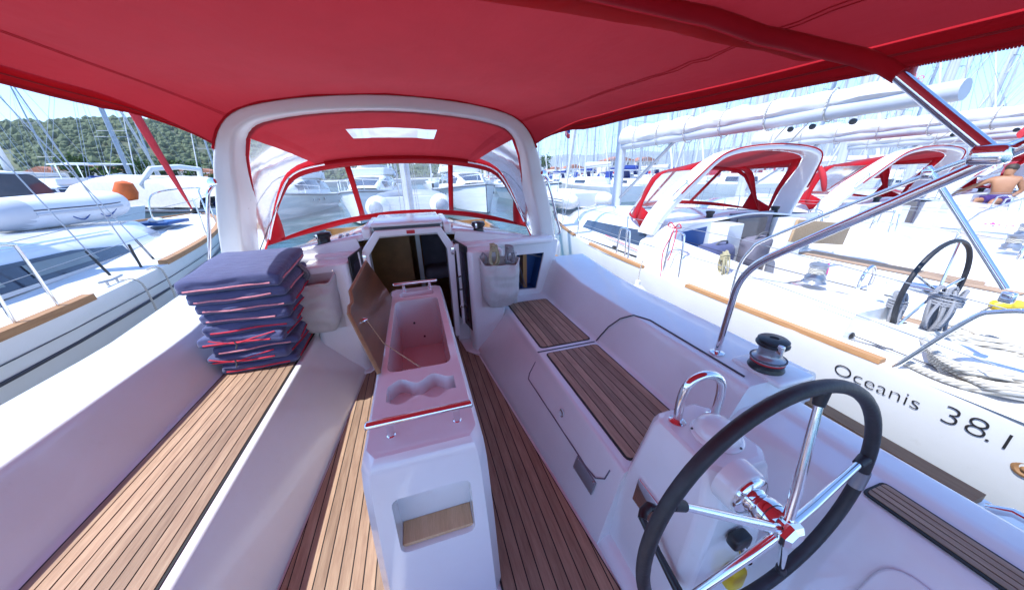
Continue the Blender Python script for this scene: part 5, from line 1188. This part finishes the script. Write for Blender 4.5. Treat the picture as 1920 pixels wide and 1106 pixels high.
# trees on the quay: trunk, limbs and leaf clumps
def tree(label, loc, H, W_, mat, palm=False):
    t = thing('palm_tree' if palm else 'broadleaf_tree', label, 'tree', loc, 'trees along the quay'); x, y, z = loc; m = MB(); cr_m = MB()
    if palm:
        m.tube([(x,y,z),(x+.2,y,z+H*.4),(x+.1,y,z+H*.7)], [.4,.3,.28], 8); top = Vector((x+.1,y,z+H*.7))
        for k in range(30):
            a = random.uniform(0,6.28); e = random.uniform(-.3,1.2); L = W_*random.uniform(.8,1.1); prev = top; d = Vector((math.cos(a)*math.cos(e), math.sin(a)*math.cos(e), math.sin(e)))
            side = Vector((-math.sin(a), math.cos(a), 0)); P = [top+d*L*q+Vector((0,0,-L*.55*q*q)) for q in (0,.25,.5,.75,1)]
            for q in range(4):
                for s in (-1, 1):
                    for z2 in range(3):
                        c = P[q].lerp(P[q+1], z2/3); w = L*.22*(1-.5*(q+z2/3)/4); cr_m.add([c, c.lerp(P[q+1],.6), c+side*s*w+Vector((0,0,-w*.5))+d*.1], [(0,1,2)])
    else:
        m.tube([(x,y,z),(x+.1,y,z+H*.25),(x-.1,y,z+H*.55)], [.28,.22,.12], 8)
        for k in range(6): a = k*1.05; m.tube([(x,y,z+H*.3),(x+math.cos(a)*W_*.6,y+math.sin(a)*W_*.6,z+H*random.uniform(.5,.8))], [.12,.04], 6)
        cl_ = [Vector((x+random.gauss(0,.38)*W_, y+random.gauss(0,.38)*W_, z+H*random.uniform(.38,.98))) for _ in range(26)]
        for k in range(1500):
            c = random.choice(cl_); r = abs(random.gauss(0,.5))*W_*.42; u = Vector((random.gauss(0,1),random.gauss(0,1),random.gauss(0,1))).normalized(); p = c+u*r
            a = Vector((random.gauss(0,1),random.gauss(0,1),random.gauss(0,1))).normalized()*.30; b = a.cross(u).normalized()*.26 if a.cross(u).length > .01 else Vector((.2,0,0))
            cr_m.add([p-a, p+b, p+a, p-b], [(0,1,2,3)])
    m.build('trunk', 'bark', t); cr_m.build('crown', mat, t, smooth=0)
pos = lambda az, d, z=.7: (d*math.sin(R_(az)), d*math.cos(R_(az)), z)
for i, (az, d, H, w, pm, lab) in enumerate(((-35.2,132,7.5,4.2,0,'dark green round tree at far left behind the motor yacht'),(-33.6,131,7.0,4.0,1,'bright palm left of the mast cluster on the left quay'),(-32.2,134,7.5,4.0,1,'broad bright palm between the masts on the left quay'),(-30.9,131,6.2,3.6,0,'low green tree right of the palms on the left quay'),(-29.0,136,7.0,3.8,0,'green tree just left of the red furled jib'),(-26.5,133,6.0,3.4,0,'green tree right of the red furled jib'),(19.5,150,9,4.5,0,'dark tree seen right of our arch above the masts'),(22,152,8,4.2,0,'green tree above the distant boats right of the arch'))):
    tree(lab, pos(az, d), H, w, 'palm' if pm else 'leaf', bool(pm))
def house(label, az, d, w, dp, h, roofh, wallm='plaster'):
    p = Vector(pos(az, d)); t = thing('house', label, 'house', p, 'houses along the far shore'); x, y, z = p
    MB().box(x-w/2,x+w/2,y-dp/2,y+dp/2,z,z+h).build('wall', wallm, t, smooth=0)
    MB().loft([[(x-w/2-.4,yy,z+h),(x,yy,z+h+roofh),(x+w/2+.4,yy,z+h)] for yy in (y-dp/2-.4,y+dp/2+.4)], True, True).build('roof', 'roof_tile', t, smooth=0)
    for k in range(int(w//3)):
        for zz in ([1.2] if h < 5 else [1.2, 4.2]): MB().box(x-w/2+1+3*k,x-w/2+2+3*k,y-dp/2-.06,y-dp/2+.02,z+zz,z+zz+1.4).build('window', 'dark_glass', t, smooth=0)
for i, az in enumerate((-37,-34.5,-31.5,-28,-25.5,-24,-21,14,17.2,20.5,24,27,30.5,34,38)):
    house(['cream','pale','low','tall','long'][i%5]+' house with orange roof, '+['first','second','third','fourth','fifth','sixth','seventh','eighth','ninth','tenth','eleventh','twelfth','thirteenth','fourteenth','fifteenth'][i]+' from the left along the shore', az, random.uniform(190,290), random.uniform(10,18), 9, random.choice((3.6,6.4)), 2.4, random.choice(('plaster','gelcoat_far')))
# flags
def flag(label, p, w, h, cols, rz):
    t = thing('flag', label, 'flag', p); x, y, z = p; n = len(cols)
    for k, c in enumerate(cols):
        MB().grid(lambda u, v: Vector((x+u*w*math.cos(rz), y+u*w*math.sin(rz), z-h*(k+v)/n-.25*u*h+.06*h*math.sin(u*7+v))), [i/8 for i in range(9)], [0,1]).build('stripe', c, t, solid=.004)
    MB().tube([(x,y,z+.1),(x,y,z-h-.8)], .02, 6).build('staff', 'alloy', t)
flag('striped flag below the hill right of the red jib', (-11.2,25.2,3.6), 1.5, .8, ('flag_red','flag_white','flag_blue'), .2)
flag('small dark flag above masts right of the arch', (12.6,26,5.2), .5, .8, ('flag_blue','flag_red'), .2)
flag('blue and red flag at the top right edge', (7.6,2.0,3.05), .5, .5, ('flag_blue','flag_blue','flag_red'), -.5)
# red furled bimini of a yacht at far right
t = thing('furled_bimini', 'red canvas bundle of a folded bimini at the right edge', 'bimini', (8.6,2.3,1.4))
MB().loft([[Vector((8.0+2.2*k, 2.5-.2*k, 1.95+.25*math.sin(k*3)))+Vector((0,.22*(.15+.85*min(1,k*2.2))*math.cos(a)*(1+.2*math.sin(3*a+k*5)), (.30 if k < .7 else .24)*(.15+.85*min(1,k*2.2))*math.sin(a)*(1+.25*math.sin(2*a+k*9)))) for a in [2*math.pi*i/14 for i in range(14)]] for k in [i/10 for i in range(11)]]).build('bundle', 'flag_red', t, smooth=60)
for x in (8.3, 9.9): MB().tube([(x,2.4,1.9),(x+.1,1.9,.6)], .014, 8).build('leg', 'steel', t)

# person sitting in the second yacht's cockpit
def person(label, base):
    t = thing('person', label, 'person', base); B = Vector(base)
    J = dict(pel=(0,0,.0), bel=(.02,.01,.17), che=(.05,.03,.36), nec=(.09,.05,.50), hed=(.13,.06,.60), top=(.15,.06,.71), ls=(-.0,.20,.44), le=(-.10,.42,.26), lw=(-.20,.64,.10), lh=(-.23,.72,.07), rs=(.10,-.13,.44), re=(.16,-.22,.2), rw=(.08,-.1,.02), rh=(.04,-.04,.0), lhp=(-.02,.10,-.02), lk=(-.36,.20,-.02), la=(-.40,.24,-.40), lf=(-.52,.26,-.44), rhp=(.02,-.10,-.02), rk=(-.36,-.06,-.02), ra=(-.40,-.06,-.40), rf=(-.52,-.06,-.44))
    Rr = dict(pel=.15,bel=.13,che=.15,nec=.06,hed=.09,top=.085,ls=.065,le=.045,lw=.033,lh=.035,rs=.065,re=.045,rw=.033,rh=.035,lhp=.09,lk=.06,la=.04,lf=.035,rhp=.09,rk=.06,ra=.04,rf=.035)
    E_ = [('pel','bel'),('bel','che'),('che','nec'),('nec','hed'),('hed','top'),('che','ls'),('ls','le'),('le','lw'),('lw','lh'),('che','rs'),('rs','re'),('re','rw'),('rw','rh'),('pel','lhp'),('lhp','lk'),('lk','la'),('la','lf'),('pel','rhp'),('rhp','rk'),('rk','ra'),('ra','rf')]
    ks = list(J); me = bpy.data.meshes.new('body'); me.from_pydata([J[k] for k in ks], [(ks.index(a), ks.index(b)) for a, b in E_], []); o = bpy.data.objects.new('body', me); C.objects.link(o)
    md = o.modifiers.new('skin', 'SKIN'); o.modifiers.new('sub', 'SUBSURF').levels = 2
    if not me.skin_vertices: 
        bm = bmesh.new(); bm.from_mesh(me); bm.verts.layers.skin.verify(); bm.to_mesh(me); bm.free()
    for i, k in enumerate(ks): me.skin_vertices[0].data[i].radius = (Rr[k], Rr[k]); me.skin_vertices[0].data[i].use_root = (k == 'pel')
    dg = bpy.context.evaluated_depsgraph_get(); dg.update(); m2 = bpy.data.meshes.new_from_object(o.evaluated_get(dg)); bpy.data.objects.remove(o)
    m2.materials.clear(); m2.materials.append(MATS['skin']); m2.polygons.foreach_set('use_smooth', [True]*len(m2.polygons)); b = bpy.data.objects.new('body', m2); C.objects.link(b); b.parent = t
    MB().lathe([(.13,-.10),(.185,-.06),(.175,.05),(.16,.11)], B, (.1,.05,1), 20).build('shorts', 'purple_cloth', t)
    for s, k in ((1,'lhp'),(-1,'rhp')): MB().tube([B+Vector(J[k])*.9, B+Vector(J[k]).lerp(Vector(J[k[0]+'k']), .6)], [.115,.105], 14).build('shorts_leg', 'purple_cloth', t)
    MB().rbox(B+Vector((.155,.06,.68)), (.20,.185,.17), .08, 3).build('hair', 'hair', t)
    return t
person('person in purple shorts sitting bent forward with bare back', (13.0,3.95,.80))
t = thing('spotted_cloth', 'white cloth with red spots on the far cockpit', 'cloth', (7.9,2.2,.72))
MB().grid(lambda u, v: Vector((7.75+.5*u, 2.1+.3*v, .72+.10*math.sin(math.pi*u)*math.sin(math.pi*v)+.01*math.sin(9*u+5*v))), [i/10 for i in range(11)], [i/8 for i in range(9)]).build('fold', 'flag_white', t, smooth=60)
for k in range(14): MB().lathe([(.014,0),(.012,.004)], (7.80+.4*random.random(), 2.14+.22*random.random(), .80), (-.3,-.2,1), 8).build('spot', 'peg_pink', t)

# ------------------------------------------------------------------ deck gear of the right-hand neighbour and its clutter
def nbpart(mb, name, mat, **k): return mb.build(name, mat, nb, **k)
nbpart(MB().box(NBX-1.79,NBX-1.76,3.55,5.6,.415,.43), 'genoa_track', 'black_plastic')
nbpart(MB().rbox((NBX-1.775,4.4,.45), (.05,.10,.05), .012, 1), 'genoa_car', 'black_plastic')
for k, (x, y, z) in enumerate(((-1.86,2.62,.42),(-1.80,3.05,.42),(-1.90,2.05,.41),(-1.86,1.30,.41))):
    b_ = nbpart(MB().rbox((NBX+x,y,z+.025), (.055,.13,.05), .018, 2), 'fairlead_block', 'black_plastic')
    MB().tube([(NBX+x,y-.06,z+.03),(NBX+x+.03,y-.35,z+.012),(NBX+x-.01,y-.6,z+.01)], .005, 6).build('line_end', 'rope_dark', b_)
nbpart(MB().lathe([(.075,0),(.08,.012),(.055,.02),(.02,.022)], (NBX-1.88,3.35,.405), seg=22), 'deck_light', 'rib_grey')
for k in range(3): nbpart(MB().tube(cr([(NBX-1.62+.03*k,1.8,.66),(NBX-1.75+.02*k,2.4,.44),(NBX-1.72+.03*k,3.4,.43),(NBX-1.55+.05*k,5.2,.50)], 6), .006, 6), 'deck_line', ['rope_dark','rope_grey','red_cord'][k])
nbpart(MB().tube(cr([(NBX-1.50,1.55,.55),(NBX-1.65,1.25,.50),(NBX-1.80,1.05,.42),(NBX-1.9,1.5,.41),(NBX-1.85,2.0,.41)], 6), .008, 6), 'loose_sheet', 'rope_grey')
nbpart(MB().rbox((NBX-.9,4.75,1.02), (.45,.30,.02), .008, 1), 'roof_hatch', 'dark_glass')
for s in (-1, 1): nbpart(MB().tube(cr([(NBX+s*1.0,5.6,.90),(NBX+s*1.0,5.65,.97),(NBX+s*.93,6.4,.93),(NBX+s*.92,6.45,.86)], 4), .011, 8), 'roof_rail', 'steel')
nbpart(MB().tube([(NBX-1.34,y,z) for y, z in ((1.3,.645),(2.2,.645),(3.4,.70))], .004, 5), 'coaming_seam', 'stripe_dark')
planks(nb, 'teak_transom_seat', [(NBX-.55,-.35),(NBX+1.3,-.35),(NBX+1.3,.55),(NBX-.55,.55)], .30, .06, mat='toe_teak')
nbpart(MB().box(NBX-.58,NBX+1.33,-.38,.58,-.09,.297), 'transom_seat', 'gelcoat', bevel=.015)
t = thing('folding_table', 'white cockpit table in the neighbour yacht with folded leaf', 'table', (NBX,2.3,-.09))
MB().rbox((NBX,2.45,.20), (.34,1.3,.58), .03, 2).build('table_body', 'gelcoat', t); MB().rbox((NBX-.19,2.45,.34), (.02,1.2,.30), .006, 1).build('leaf', 'gelcoat', t)
for (p, sz, mt, lb) in (((NBX-.95,3.25,.50),(.42,.34,.34),'navy_cloth','dark blue bag in the neighbour cockpit below its hood'),((NBX-.52,3.05,.56),(.30,.30,.42),'cabin_grey','grey bundle beside the neighbour companionway door')):
    t = thing('bag', lb, 'bag', (p[0],p[1],p[2]-sz[2]/2))
    MB().rbox(p, sz, .10, 6, lambda q: q+Vector((.03*noise.noise(q*7), .03*noise.noise(q*6+Vector((3,0,0))), .03*noise.noise(q*8)))).build('body', mt, t, smooth=60)
    MB().tube(cr([Vector(p)+Vector((-.10,-.05,sz[2]*.42)), Vector(p)+Vector((-.06,-.08,sz[2]*.62)), Vector(p)+Vector((.06,-.08,sz[2]*.62)), Vector(p)+Vector((.10,-.05,sz[2]*.42))], 5), .012, 8).build('strap', 'rope_dark', t)
t = thing('red_strap', 'red rolled cloth hanging beside the neighbour arch', 'cloth', (6.32,3.5,1.2)); MB().tube(cr([(6.18,3.62,1.62),(6.22,3.55,1.45),(6.28,3.52,1.25)], 4), [.02,.03,.035,.04,.04,.038,.036,.03,.02], 10).build('roll', 'flag_red', t)
# ------------------------------------------------------------------ air
hz = MB().box(-5600,7600,-3600,7600,WZ-2.2,520).build('haze', 'gelcoat', None, smooth=0); kind(hz, 'stuff')
hm = bpy.data.materials.new('haze_air'); hm.use_nodes = True; hn_ = hm.node_tree; hn_.nodes.clear()
pv = hn_.nodes.new('ShaderNodeVolumePrincipled'); pv.inputs['Color'].default_value = (.86,.92,1,1); pv.inputs['Density'].default_value = .00014; pv.inputs['Anisotropy'].default_value = .2
ho = hn_.nodes.new('ShaderNodeOutputMaterial'); hn_.links.new(pv.outputs[0], ho.inputs['Volume']); hz.data.materials.clear(); hz.data.materials.append(hm)
